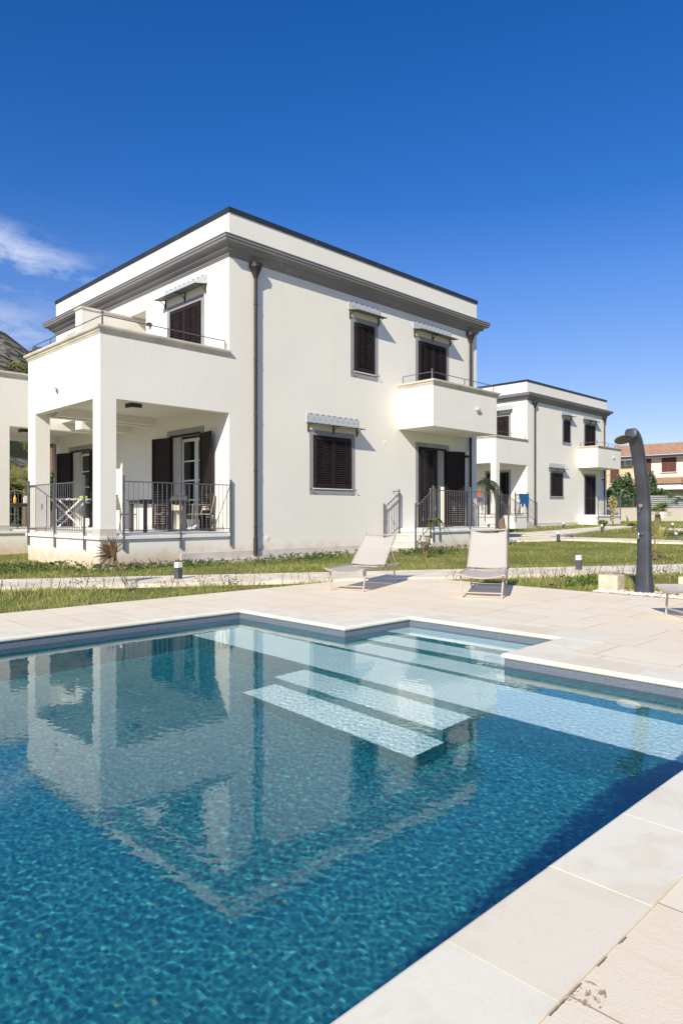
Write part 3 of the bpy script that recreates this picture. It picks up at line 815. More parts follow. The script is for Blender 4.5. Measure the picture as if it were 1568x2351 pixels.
    # porches -----------------------------------------------------------
    def porch(m):
        Y = (lambda y: y) if not m else (lambda y: LY-y)
        X0 = -3.123; Yb = 3.82; cw = .34
        def bx(mb, x0, y0, z0, x1, y1, z1): return mb.box((x0, Y(y0), z0), (x1, Y(y1), z1))
        base = MB(); bx(base, X0, 0.0, -.35, -.001, Yb, .575)
        pb = base.build('terrace', M['wall'], v)
        sl = MB(); bx(sl, X0-.05, -.05, .578, 0, Yb+.05, .645); bx(sl, X0+.02, .02, .645, -.002, Yb-.02, DK); sl.build('slab', M['sill'], pb, bevel=.006)
        up = MB(); zb, zt, wc = 3.45, 4.78, .20
        bx(up, X0, 0, zb, X0+wc, Yb, zt); bx(up, X0+wc, 0, zb, 0, wc, zt); bx(up, X0+wc, Yb-wc, zb, 0, Yb, zt)
        bx(up, X0+wc, wc, 3.66, 0, Yb-wc, 3.93)
        bx(up, X0+.5, 3.35, 3.47, 0, 3.55, 3.66)
        u = up.build('balcony', M['wall'], v)
        pl = [(0, Y(0), 0, -1 if not m else 1), (X0, Y(0), -1, -1 if not m else 1), (X0, Y(Yb), -1, 1 if not m else -1), (0, Y(Yb), 0, 1 if not m else -1)]
        parapet_cap(u, 0, 0, 0, 0, 4.87, pl)
        handrail(u, [(-.06, Y(.08)), (X0+.08, Y(.08)), (X0+.08, Y(Yb-.08)), (-.2, Y(Yb-.08))], 5.12, [(X0+.08, Y(.08)), (-.06, Y(.08)), (-1.55, Y(.08)), (X0+.08, Y(2.7))])
        for (cx, cy, wy) in ((X0, 0, .335), (X0, Yb-.44, .44)):
            c = MB(); bx(c, cx, cy, DK-.03, cx+cw, cy+wy, 3.45); co = c.build('porch_column', M['wall'], v)
            q = MB(); bx(q, cx-.012, cy-.012, .646, cx+cw+.012, cy+wy+.012, .80); q.build('column_base', M['plinth'], co)
        # lamp under the ceiling
        l = MB(); bx(l, -1.72, 1.42, 3.57, -1.44, 1.70, 3.659); lo = l.build('ceiling_lamp', M['lamp_dark'], v)
        l = MB(); bx(l, -1.68, 1.46, 3.55, -1.48, 1.66, 3.569); l.build('diffuser', M['lamp_white'], lo)
        # skirting inside the porch
        k = MB(); bx(k, -.018, .2, DK, -.003, 1.02, DK+.10); k.build('skirting', M['plinth'], v)
        k = MB(); bx(k, -.018, 2.76, DK, -.003, 3.8, DK+.10); k.build('skirting', M['plinth'], v)
        # railings
        oy = -1 if not m else 1
        railing(v, (X0-.035, Y(.66)), (X0-.035, Y(3.72)), DK, [0, .495, 1], outn=(-1, 0))
        railing(v, (-2.64, Y(-.035)), (.02, Y(-.035)), DK, [0, .5, 1], outn=(0, oy))
    porch(False); porch(True)
    if main:
        spout_cam(v, (2.10, 3.123, 3.90), 'left')
    wall_light(v, (3.60, 0, 6.22), 'left')
    # privacy wall between the two balconies
    pw = MB(); pw.box((-1.40, 4.75, 3.38), (1.10, 5.14, 6.60)); w = pw.build('privacy_wall', M['wall'], v)
    pc = MB(); pc.box((-1.43, 4.72, 6.602), (1.05, 5.17, 6.66)); pc.build('coping', M['capstone'], w)
    # floor of the balcony and bit of the passage between the porches
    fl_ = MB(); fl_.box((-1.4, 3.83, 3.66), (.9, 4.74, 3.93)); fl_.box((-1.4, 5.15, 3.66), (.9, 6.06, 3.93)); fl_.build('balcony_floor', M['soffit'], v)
    # front terrace -----------------------------------------------------
    ty = -1.24; tx0, tx1 = 6.01, 9.26
    t0 = MB(); t0.box((tx0, ty, -.35), (tx1, -.002, .575)); te = t0.build('terrace', M['wall'], v)
    sl = MB(); sl.box((tx0-.04, ty-.05, .578), (tx1+.04, -.003, .645)); sl.box((tx0, ty, .645), (tx1, -.004, DK)); sl.build('slab', M['sill'], te, bevel=.006)
    def stair(x, y0, y1, dirx, name='steps'):
        s = MB()
        for k in range(3): 
            xa = x+dirx*.24*k; s.box((xa, y0, -.3), (xa+dirx*.24, y1, DK-.17*(k+1)-.03))
        o = s.build(name, M['apron'], v)
        for k in range(3):
            xa = x+dirx*.24*k; q = MB(); q.box((xa, y0-.02, DK-.17*(k+1)-.029), (xa+dirx*.26, y1+.02, DK-.17*(k+1)+.004)); q.build('tread', M['sill'], o, bevel=.004)
    if main:
        railing(v, (tx0-.0, ty-.035), (tx1-.08, ty-.035), DK, [0, .095, .565, 1], outn=(0,-1))
        stair(tx0-.04, ty+.03, -.12, -1)
        for yy in (ty-.0, -.09):
            railing(v, (tx0-.73, yy), (tx0-.08, yy), .18, [0, 1], slope=.42, h=1.10, drop=.12, low=.13, brk=False, gap=.10)
        stair(tx1+.04, ty+.03, -.12, 1)
        for yy in (ty-.0, -.09):
            railing(v, (tx1+.06, yy), (tx1+.70, yy), .60, [0, 1], slope=-.42, h=1.10, drop=.12, low=.13, brk=False, gap=.10)
    else:
        railing(v, (tx0, ty-.035), (tx0+1.75, ty-.035), DK, [0, 1], outn=(0,-1))
        railing(v, (tx0+2.10, ty-.035), (tx1-.05, ty-.035), DK, [0, 1], outn=(0,-1))
        stair(-1.95, -1.12, -.06, 1)
        ld = MB(); ld.box((-3.1, -1.12, -.35), (-1.95, -.052, .575)); ld.box((-3.1, -1.15, .578), (-1.92, -.052, .655)); ld.build('landing', M['wall'], v)
        for yy, x in ((-1.12, -1.93), (-.10, -1.93)):
            railing(v, (x, yy), (x+1.0, yy), .55, [0, 1], slope=-.36, h=1.08, drop=.12, low=.13, brk=False, gap=.11)
        railing(v, (-3.1, -1.15), (-1.95, -1.15), DK-.02, [0, 1], outn=(0,-1))
    wall_light(v, (9.36, 0, 3.0), 'front')
    if main:
        # shutter stay on the wall, sockets
        k = MB(); k.tube([(5.75, 0, 1.75), (5.75, -.10, 1.76), (5.86, -.12, 1.76)], .010, 5); k.build('shutter_stay', M['bracket'], v)
        k = MB(); k.lathe((0,0,0), [(.05,0),(.05,.008),(.001,.01)], 14); k.xf(Matrix.Translation((5.42, -.001, 3.16)) @ Matrix.Rotation(R(90), 4, 'X')); k.build('vent_cover', M['wall'], v)
        k = MB(); k.lathe((0,0,0), [(.06,0),(.06,.008),(.001,.01)], 14); k.xf(Matrix.Translation((1.12, -.001, .52)) @ Matrix.Rotation(R(90), 4, 'X')); k.build('vent_cover', M['wall'], v)
    # downpipes
    downpipe(v, .70, -.085, 6.74, .12 if main else .05)
    downpipe(v, 9.53, -.085, 6.74, .12)
    return v
villa('nearest white two-storey villa with the large open porch and grey cornice beside the pool', (9.34, 13.18, 0), 'white villas', True)
villa('second white two-storey villa with a brown downpipe, farther back on the right', (34.17, 19.95, .36), 'white villas', False)

# ------------------------------------------------------------------ bollard lights along the paths
def bollard(loc, label, tilt=0.0):
    o = thing('bollard_light', label, 'bollard light', loc, R(12), 'bollard lights beside the garden paths')
    o.rotation_euler = (0, tilt, R(12))
    b = MB(); b.box((-.048,-.048,-.02), (.048,.048,.215)); b.box((-.065,-.065,-.03), (.065,.065,.004)); b.build('body', M['trim_dark'], o, bevel=.004)
    d = MB(); d.box((-.047,-.047,.216), (.047,.047,.305)); d.build('lamp_head', M['lamp_white'], o, bevel=.004)
    return o
M['trim_dark'] = simple('charcoal_bollard_paint', (.062, .068, .085), .5, var=.15, scale=14)
def onp(px, D, dz=.03): p = at(px, D); return (p[0], p[1], p[2]+dz)
bollard((6.04, 9.96, .0), 'grey bollard light with white top on the path in front of the porch')
bollard((12.50, 6.19, .0), 'grey bollard light with white top between the second lounger and the shower')
bollard(onp(1281, 23.9), 'small bollard light on the path behind the lawn, left of the shower')
bollard(onp(1381, 31.3), 'small bollard light beside the curved path in front of the second villa')
bollard(onp(1543, 34.5, .0), 'farthest right bollard light, in front of the low boundary wall')
bollard(onp(1551, 24.2, .0), 'leaning bollard light at the right edge of the lawn', R(6))
bollard(onp(1293, 36.0, -.02), 'tiny bollard light at the foot of the second villa facade')

# ------------------------------------------------------------------ sun loungers
def sling_mat():
    m, t, p = mat('lounger_sling'); pos = t.obj()
    wv = t.n('ShaderNodeTexWave', {'Vector': pos, 'Scale': 90.0}, bands_direction='Y').outputs[1]
    wv2 = t.n('ShaderNodeTexWave', {'Vector': pos, 'Scale': 90.0}, bands_direction='X').outputs[1]
    n = t.noise(pos, 5, 3)
    c = t.mix(t.m('MULTIPLY', t.m('MULTIPLY', wv, wv2), .5), (.585, .55, .515), (.47, .44, .41))
    c = t.mix(t.m('MULTIPLY', n, .25), c, (.64, .605, .57))
    t.t.links.new(c, p.inputs['Base Color']); setp(p, Roughness=.8)
    p.inputs['Specular IOR Level'].default_value = .2
    tr = t.n('ShaderNodeBsdfTransparent'); tl = t.n('ShaderNodeBsdfTranslucent', {0: (.5, .46, .46, 1)})
    a = t.n('ShaderNodeMixShader', {0: .22}); t.t.links.new(p.outputs[0], a.inputs[1]); t.t.links.new(tl.outputs[0], a.inputs[2])
    b = t.n('ShaderNodeMixShader', {0: .07}); t.t.links.new(a.outputs[0], b.inputs[1]); t.t.links.new(tr.outputs[0], b.inputs[2])
    t.t.links.new(b.outputs[0], t.t.nodes['Material Output'].inputs[0])
    return m
M['sling'] = sling_mat()
M['lounger_frame'] = simple('taupe_lounger_frame', (.50, .42, .37), .42, .15, var=.05)
def sheet(mb, A, B, C, D, sag, nu=10, nv=12, edge=0.0, th=.004):
    """cloth between corners A-B (one end) and D-C (other end), sagging by sag"""
    A, B, C, D = map(Vector, (A, B, C, D)); N = (B-A).cross(D-A).normalized()
    vs = []
    for i in range(nu+1):
        for j in range(nv+1):
            u, w = i/nu, j/nv
            p = A.lerp(B, u).lerp(D.lerp(C, u), w)
            s = sag*(4*u*(1-u))
            if edge: 
                k = 4*u*(1-u); ax = (D-A).normalized()
                p = p + ax*edge*k*((1-w)**8) - ax*edge*k*(w**8)
            vs.append(p - Vector((0,0,s)) if abs(N.z) > .5 else p - N*s*(1 if N.x < 0 else -1)*-1)
    n = nv+1
    fs = [(i*n+j, (i+1)*n+j, (i+1)*n+j+1, i*n+j+1) for i in range(nu) for j in range(nv)]
    mb.add(vs, fs)
def lounger(loc, rz, label, hinge=.85, ang=40, blen=.77):
    o = thing('sun_lounger', label, 'sun lounger', loc, R(rz), 'textile sun loungers on the deck')
    w = .285; h = .31
    f = MB()
    for s in (-1, 1):
        f.tube([(-.10, s*w, h+.01), (hinge+.55, s*w, h-.005), (hinge+.62, s*w, h+.01)], .014, 8)
    sag = [( -.10, w*(1-2*k/8), h+.008-.048*(4*(k/8)*(1-k/8))) for k in range(9)]
    f.tube(sag, .012, 8)
    f.tube([(hinge+.60, -w, h), (hinge+.58, -w+.06, h-.05), (hinge+.58, w-.06, h-.05), (hinge+.60, w, h)], .012, 8)
    f.tube([(hinge, -w, h-.01), (hinge, w, h-.01)], .011, 8)
    f.build('frame', M['lounger_frame'], o, smooth=True)
    for s in (-1, 1):
        for x0, x1 in ((.04, 0.0), (1.24, 1.33)):
            l = MB(); l.tube([(x0, s*(w-.01), h-.005), (x1, s*(w-.035), 0)], .0125, 8); l.build('leg', M['lounger_frame'], o, smooth=True)
    for x, z in ((.006, .07), (1.315, .06)):
        l = MB(); l.tube([(x, -(w-.03), z), (x, w-.03, z)], .010, 8); l.build('stretcher', M['lounger_frame'], o, smooth=True)
    c = MB(); sheet(c, (-.095, -w, h+.012), (-.095, w, h+.012), (hinge+.04, w, h+.002), (hinge+.04, -w, h+.002), .040)
    c.build('seat_sling', M['sling'], o, smooth=True, recalc=False)
    ca, sa = math.cos(R(ang)), math.sin(R(ang)); bw = w-.015
    b = MB(); T = lambda q, y, k=0: (hinge+q*ca-k*sa, y, h+.01+q*sa+k*ca)
    bw2 = bw-.018
    for s in (-1, 1): b.tube([T(0, s*bw), T(blen, s*bw2)], .0125, 8)
    b.tube([T(blen-.05+.0, -bw2), T(blen-.062, -bw2*.4), T(blen-.062, bw2*.4), T(blen-.05, bw2)], .011, 8)
    bk = b.build('backrest', M['lounger_frame'], o, smooth=True)
    c = MB(); vs = []; nu, nv = 10, 14
    for i in range(nu+1):
        for j in range(nv+1):
            u, v_ = i/nu, j/nv; k4 = 4*u*(1-u); wid = bw+(bw2-bw)*v_
            q = .02 + (blen-.085-.02)*v_ - .035*k4*(v_**6)
            vs.append(T(q, -wid+2*wid*u, -.022*k4+.008))
    n = nv+1; c.add(vs, [(i*n+j, (i+1)*n+j, (i+1)*n+j+1, i*n+j+1) for i in range(nu) for j in range(nv)])
    c.build('back_sling', M['sling'], bk, smooth=True, recalc=False)
    b = MB(); 
    b.tube([T(.38, -bw), (hinge+.50, -w, h)], .009, 6); b.build('back_strut', M['lounger_frame'], bk, smooth=True)
    b = MB(); b.tube([T(.38, bw), (hinge+.50, w, h)], .009, 6); b.build('back_strut', M['lounger_frame'], bk, smooth=True)
    for s in (-1, 1):
        k = MB(); k.tube([(hinge, s*(w-.01), h+.005), (hinge, s*(w+.016), h+.005)], .020, 10); k.build('hinge', M['lamp_dark'], o, smooth=True)
    return o
lounger((6.91, 6.90, 0), 21.5, 'leftmost taupe textile lounger, standing on the deck in front of the villa wall', .80, 39, .77)
lounger((7.57, 5.08, 0), 29.5, 'taupe textile lounger with steeply raised back, between the other lounger and the shower', .92, 50, .77)
lounger((7.62, 2.66, 0), -40, 'taupe textile lounger cut off by the right edge, in front of the grey shower', .80, 3, .77)

# ------------------------------------------------------------------ shower
def shower():
    o = thing('outdoor_shower', 'tall curved dark grey outdoor shower standing in white gravel beside the deck', 'shower', (9.74, 3.86, 0))
    M['shower'] = simple('dark_grey_shower_plastic', (.052, .057, .070), .42, var=.28, scale=3.0, bump=.0006, bscale=220)
    mb = MB(); rings = []
    H = 2.06; n = 24
    prof = []
    for i in range(n+1):
        z = H*i/n
        t = max(0, (z-.95)/(H-.95))
        prof.append((-.27*t**2.0, z))
    ag = math.atan2(.27*2.0, H-.95); (x, z) = prof[-1]
    for i in range(9):                          # tighter bend into the head
        ag += R(5.2); x -= .024*math.sin(ag); z += .024*math.cos(ag); prof.append((x, z)); n += 1
    vs = []; K = 20
    for i, (x, z) in enumerate(prof):
        a = prof[max(i-1, 0)]; b = prof[min(i+1, n)]
        dx, dz = b[0]-a[0], b[1]-a[1]; L = math.hypot(dx, dz); dx /= L; dz /= L
        fl = max(0, 1-z/.55)**1.8
        w = .094 + .042*fl - .010*(z/H); d = .062 + .055*fl + .006*(z/H)
        if i == n: pass
        for k in range(K):
            a_ = 2*PI*k/K; cy = math.copysign(abs(math.cos(a_))**.55, math.cos(a_))*w; cx = math.copysign(abs(math.sin(a_))**.62, math.sin(a_))*d
            # concave grooves on the flared foot
            g_ = 1-.10*fl*abs(math.sin(a_*3))
            vs.append((x + cx*g_*dz, cy*g_, z - cx*g_*dx*1.0))
    fs = [(i*K+k, i*K+(k+1) % K, (i+1)*K+(k+1) % K, (i+1)*K+k) for i in range(n) for k in range(K)]
    mb.add(vs, fs)
    # rounded head: short run forward and down ending in a flat oval cap
    x, z = prof[-1]; base = vs[-K:]
    c0 = Vector((x, 0, z)); dirs = Vector((prof[-1][0]-prof[-2][0], 0, prof[-1][1]-prof[-2][1])).normalized()
    last = [Vector(p) for p in base]
    ringv = [list(map(tuple, last))]
    for s, sc in ((.010, 1.0), (.020, .97), (.024, .91)):
        ringv.append([tuple(c0 + (p-c0)*sc + dirs*s) for p in last])
    allv = [q for r in ringv for q in r]
    fs = [(i*K+k, i*K+(k+1) % K, (i+1)*K+(k+1) % K, (i+1)*K+k) for i in range(len(ringv)-1) for k in range(K)]
    fs.append(tuple((len(ringv)-1)*K+k for k in range(K)))
    mb.add(allv, fs)
    col = mb.build('column', M['shower'], o, smooth=True)
    hd = MB(); hd.lathe((0,0,0), [(.02,.05),(.03,.022),(.117,.012),(.120,.004),(.117,0),(.001,0)], 28)
    hd.xf(Matrix.Translation((9.27-9.74, 3.95-3.86, 2.105)) @ Vector((.42*VX, .42*VY, .90)).to_track_quat('Z', 'Y').to_matrix().to_4x4())
    M['rose'] = simple('limescaled_steel', (.30, .25, .15), .35, .6, var=.7, scale=55)
    hd.build('shower_head', M['rose'], o, smooth=True)
    nk = MB(); nk.tube([(x-.07, .02, z-.06), (9.275-9.74, .085, 2.135)], .024, 10); nk.build('neck', M['lamp_dark'], o, smooth=True)
    lv = MB(); lv.tube([(-.06, .0, 1.215), (-.105, .0, 1.215)], .024, 14); lv.tube([(-.105, 0, 1.215), (-.125, 0, 1.215)], .028, 14); lv.tube([(-.118, 0, 1.205), (-.135, .02, 1.12)], .007, 8)
    lv.build('mixer_tap', M['chrome'], o, smooth=True)
    tp = MB(); tp.tube([(-.065, -.0, .83), (-.095, .0, .83)], .023, 14); tp.tube([(-.095, 0, .83), (-.125, .02, .828), (-.130, .03, .80)], .014, 10); tp.lathe((-.13, .03, .755), [(.012,0),(.018,.01),(.018,.05),(.012,.07),(.02,.075),(.02,.10),(.001,.10)], 12)
    tp.build('foot_tap', M['chrome'], o, smooth=True)
    bp = MB(); bp.tube([(-.060, 0, 1.33), (-.071, 0, 1.33)], .034, 20); bp.build('button', M['shower'], o, smooth=True)
    ft = MB(); ft.box((-.16, -.17, -.02), (.16, .17, .012)); ft.build('foot_plate', M['stone_block'], o, bevel=.006)
shower()
def block(loc, rz, s, label):
    mb = MB(); mb.box((0, 0, -.02), s)
    o = mb.build('stone_block', M['stone_block'], bevel=.008, loc=loc); o.rotation_euler = (0, 0, R(rz)); tag(o, label, 'stone block')
block((9.60, 4.18, 0), 0, (.24, .28, .225), 'pale limestone block with rusty stains left of the shower foot')
block((9.48, 3.02, 0), 0, (.26, .30, .275), 'pale limestone block behind the lounger at the right edge')

# gravel strip round the shower: loose pebbles
def gravel():
    random.seed(11); mb = MB()
    for i in range(900):
        x = random.uniform(9.31, 9.62) if random.random() < .8 else random.uniform(9.31, 9.95); y = random.uniform(2.7, 4.42); r = random.uniform(.010, .024)
        c = Vector((x, y, .0+r*.4)); vs = []
        for (a, b, d) in ((1,0,0),(-1,0,0),(0,1,0),(0,-1,0),(0,0,.7),(0,0,-.7)): vs.append(c + Vector((a*r*random.uniform(.7,1.3), b*r*random.uniform(.7,1.3), d*r)))
        mb.add(vs, [(0,2,4),(2,1,4),(1,3,4),(3,0,4),(2,0,5),(1,2,5),(3,1,5),(0,3,5)])
    M['pebble'] = simple('white_pebbles', (.72, .68, .60), .7, var=.15, scale=30)
    o = mb.build('gravel', M['pebble'], smooth=True, recalc=False); tag(o, 'white pebbles strewn between the deck and the shower', 'gravel', kind='stuff')
    e = MB(); e.box((9.302, 2.2, -.1), (10.05, 4.5, -.006)); M['soil'] = simple('orange_soil', (.42, .26, .14), .95, var=.35, scale=12, bump=.006, bscale=30)
    tag(e.build('soil_bed', M['soil']), kind='structure')
gravel()

# ------------------------------------------------------------------ porch furniture (deck level .69)
DKZ = .69
def table(loc, rz, L, Wd, label, m):
    o = thing('terrace_table', label, 'table', loc, R(rz))
    t = MB(); t.box((-L/2, -Wd/2, .70), (L/2, Wd/2, .735)); t.box((-L/2+.04, -Wd/2+.04, .64), (L/2-.04, Wd/2-.04, .699)); t.build('tabletop', m, o, bevel=.004)
    for sx in (-1, 1):
        for sy in (-1, 1):
            l = MB(); l.box((sx*(L/2-.10)-.035, sy*(Wd/2-.08)-.035, 0), (sx*(L/2-.10)+.035, sy*(Wd/2-.08)+.035, .64)); l.build('leg', m, o, bevel=.003)
    return o
def chair(loc, rz, label, group='sling armchairs round the terrace tables'):
    o = thing('armchair', label, 'chair', loc, R(rz), group)
    w, d = .27, .25
    for s in (-1, 1):
        f = MB(); f.tube([(s*w, d, 0), (s*w, d-.02, .64), (s*w, -d+.03, .62)], .014, 6); f.build('front_leg', M['chair_frame'], o)
        f = MB(); f.tube([(s*w, -d-.06, 0), (s*w, -d+.02, .42), (s*w*.96, -d-.09, .86)], .014, 6); f.build('rear_leg', M['chair_frame'], o)
    s_ = MB(); s_.box((-w, -d+.02, .40), (w, d-.02, .415)); s_.build('seat', M['chair_sling'], o)
    f = MB(); f.tube([(-w*.96, -d-.09, .86), (w*.96, -d-.09, .86)], .013, 6); f.tube([(-w, d-.02, .40), (w, d-.02, .40)], .013, 6); f.build('frame', M['chair_frame'], o)
    b = MB(); b.add([(-w*.93, -d-.0, .50), (w*.93, -d-.0, .50), (w*.93, -d-.088, .85), (-w*.93, -d-.088, .85), (-w*.93, -d-.01, .50), (w*.93, -d-.01, .50), (w*.93, -d-.10, .85), (-w*.93, -d-.10, .85)],
                    [(0,1,2,3),(7,6,5,4),(0,4,5,1),(1,5,6,2),(2,6,7,3),(3,7,4,0)]); b.build('backrest', M['chair_sling'], o)
    return o
table((8.15, 14.32, DKZ), 0, 1.2, .80, 'dark grey dining table on the near porch, between the sling chairs', M['table_grey'])
chair((8.98, 13.98, DKZ), 82, 'cream sling armchair at the table, in front of the white glazed door')
chair((8.85, 14.95, DKZ), 110, 'cream sling armchair half hidden behind the table on the near porch')
chair((7.62, 15.10, DKZ), 200, 'cream sling armchair at the left end of the porch table, next to the porch column')
def airer(loc, rz):
    o = thing('drying_rack', 'white wooden X-legged folding rack on the far porch, seen between the columns', 'drying rack', loc, R(rz))
    for y in (-.28, .28):
        for s in (-1, 1):
            b = MB(); b.box((-.60, -.012, -.022), (.60, .012, .022)); b.xf(Matrix.Translation((0, y+s*.014, .43)) @ Matrix.Rotation(s*R(43), 4, 'Y')); b.build('crossed_leg', M['white_paint'], o)
    for k in range(6):
        b = MB(); x = -.50+k*.20; b.box((x-.035, -.36, .855), (x+.035, .36, .875)); b.build('slat', M['white_paint'], o)
    b = MB(); b.box((-.54, -.30, .825), (.54, -.26, .854)); b.box((-.54, .26, .825), (.54, .30, .854)); b.build('frame', M['white_paint'], o)
airer((8.62, 20.30, DKZ), -44)
b = MB(); b.lathe((0, 0, 0), [(.10, 0), (.12, .015), (.12, .06), (.10, .07), (.02, .075)], 16)
tag(b.build('bowl', M['lime'], smooth=True, loc=(8.92, 20.02, DKZ+.877)), 'bright lime green bowl on top of the white rack', 'bowl')
table((7.72, 22.0, DKZ), 0, 1.2, .80, 'brown table holding bottles on the far porch at the left edge', M['table_grey'])
chair((6.30+.25, 19.75, DKZ), -60, 'sling armchair on the far porch at the left edge of the photo')
b = MB(); b.lathe((0,0,0), [(.04,0),(.045,.01),(.045,.16),(.018,.21),(.018,.25),(.001,.25)], 14)
tag(b.build('bottle', M['yellow'], smooth=True, loc=(7.60, 21.85, DKZ+.737)), 'orange bottle standing on the far porch table', 'bottle')
b = MB(); b.box((-.09,-.02,0), (.09,.02,.19)); b.box((-.05,-.021,.19), (.05,.021,.23))
tag(b.build('paper_bag', M['white_paint'], loc=(7.92, 21.8, DKZ+.737), bevel=.01), 'small white bag standing on the far porch table beside the bottle', 'bag')

# things on the second villa's porch
def towel(name, a, b, drop, m, label, cat):
    mb = MB(); vs = []; n = 12
    a, b = Vector(a), Vector(b); nrm = Vector((b.y-a.y, a.x-b.x, 0)).normalized()
    for side in (1, -1):
        for i in range(n+1):
            p = a.lerp(b, i/n)
            for j in range(7):
                z = -drop*(1 if side == 1 else .55)*j/6*(1-.18*math.sin(i*1.3) * (j/6))
                vs.append(p + nrm*side*(.028+.012*math.sin(i*1.9)*j/6) + Vector((0,0,z+.03)))
    N = 7
    for s in range(2):
        o_ = s*(n+1)*N
        mb.f += [(o_+i*N+j, o_+(i+1)*N+j, o_+(i+1)*N+j+1, o_+i*N+j+1) for i in range(n) for j in range(6)]
    mb.f += [(i*N, (i+1)*N, (n+1)*N+(i+1)*N, (n+1)*N+i*N) for i in range(n)]
    mb.v = [tuple(p) for p in vs]
    o = mb.build(name, m, smooth=True, recalc=False); tag(o, label, cat); return o
towel('towel', (31.35, 18.75, 2.12), (32.25, 18.75, 2.12), .62, M['blue_cloth'], 'blue towel hung over the railing of the second villa', 'towel')
towel('towel', at(1098, 33.8, 2.25), at(1104, 33.8, 2.25), .55, M['orange_cloth'], 'small orange towel hanging behind the palm at the second villa', 'towel')
def folding_chair(loc, rz):
    o = thing('folding_chair', 'white folding chair on the second villa porch behind the railing', 'chair', loc, R(rz))
    for s in (-1, 1):
        b = MB(); b.tube([(-.22, s*.22, 0), (.25, s*.22, .85)], .016, 6); b.build('leg', M['white_paint'], o)
        b = MB(); b.tube([(.24, s*.20, 0), (-.2, s*.20, .46)], .016, 6); b.build('leg', M['white_paint'], o)
    b = MB(); b.box((-.22, -.21, .44), (.18, .21, .46)); b.build('seat', M['white_paint'], o)
    b = MB(); b.box((.16, -.22, .62), (.24, .22, .84)); b.build('backrest', M['white_paint'], o)
folding_chair(at(1096, 33.0, 1.06), 30)

# ------------------------------------------------------------------ planting
def leaf_mat(name, a, b, rough=.6, trans=.25):
    m, t, p = mat(name); rd = t.rand()
    n = t.noise(t.pos(), 2.2, 3)
    c = t.ramp(t.m('ADD', t.m('MULTIPLY', rd, .7), t.m('MULTIPLY', n, .3)), [(.1, a), (.9, b)])
    t.t.links.new(c, p.inputs['Base Color']); setp(p, Roughness=rough); p.inputs['Specular IOR Level'].default_value = .3
    tl = t.n('ShaderNodeBsdfTranslucent'); t.t.links.new(c, tl.inputs[0])
    mx = t.n('ShaderNodeMixShader', {0: trans}); t.t.links.new(p.outputs[0], mx.inputs[1]); t.t.links.new(tl.outputs[0], mx.inputs[2])
    t.t.links.new(mx.outputs[0], t.t.nodes['Material Output'].inputs[0])
    return m
M['oleander'] = leaf_mat('oleander_leaf', (.035, .075, .028), (.16, .235, .11))
M['tree_leaf'] = leaf_mat('tree_leaf', (.02, .045, .012), (.11, .15, .04))
M['olive_leaf'] = leaf_mat('olive_leaf', (.10, .12, .03), (.30, .28, .08))
M['palm_leaf'] = leaf_mat('palm_leaf', (.05, .10, .02), (.26, .32, .09))
M['palm_yellow'] = leaf_mat('dry_palm_leaf', (.34, .34, .10), (.72, .62, .28), trans=.5)
M['dead_leaf'] = leaf_mat('dead_palm_leaf', (.05, .026, .014), (.24, .15, .085), trans=.1)
M['bark'] = simple('bark', (.20, .13, .085), .95, var=.4, scale=18, bump=.008, bscale=26)
M['petal_white'] = leaf_mat('white_petal', (.75, .75, .70), (.85, .85, .82))
M['petal_pink'] = leaf_mat('pink_petal', (.62, .10, .20), (.80, .30, .40))
M['petal_violet'] = leaf_mat('violet_petal', (.10, .045, .16), (.24, .13, .34))

def leaf_cloud(n, blobs, size, seed, flat=.5):
    """n leaf faces spread through ellipsoid clumps [(centre, radii)] -> arrays"""
    r = np.random.default_rng(seed)
    w = np.array([b[1][0]*b[1][1]*b[1][2] for b in blobs]); w = (w**.7)/sum(w**.7)
    k = r.choice(len(blobs), n, p=w)
    C = np.array([b[0] for b in blobs])[k]; A = np.array([b[1] for b in blobs])[k]
    d = r.normal(size=(n, 3)); d /= np.linalg.norm(d, axis=1)[:, None]
    P = C + A*d*(r.uniform(.45, 1.02, (n, 1))**.6)
    u = r.normal(size=(n, 3)); u /= np.linalg.norm(u, axis=1)[:, None]
    v = np.cross(u, r.normal(size=(n, 3))); v /= np.linalg.norm(v, axis=1)[:, None]
    s = size*r.uniform(.6, 1.3, (n, 1))
    V = np.stack([P-u*s, P+v*s*.42, P+u*s, P-v*s*.42], 1).reshape(-1, 3)
    return V
def mesh_np(name, V, k, m, parent=None):
    """V: n*k vertices, each k a face"""
    n = len(V)//k; me = bpy.data.meshes.new(name)
    me.vertices.add(len(V)); me.vertices.foreach_set('co', np.asarray(V, dtype=np.float32).ravel())
    me.loops.add(n*k); me.loops.foreach_set('vertex_index', np.arange(n*k, dtype=np.int32))
    me.polygons.add(n); me.polygons.foreach_set('loop_start', np.arange(0, n*k, k, dtype=np.int32)); me.polygons.foreach_set('loop_total', np.full(n, k, dtype=np.int32))
    me.update(calc_edges=True); me.materials.append(m)
    o = bpy.data.objects.new(name, me); COL.objects.link(o)
    if parent: o.parent = parent
    return o
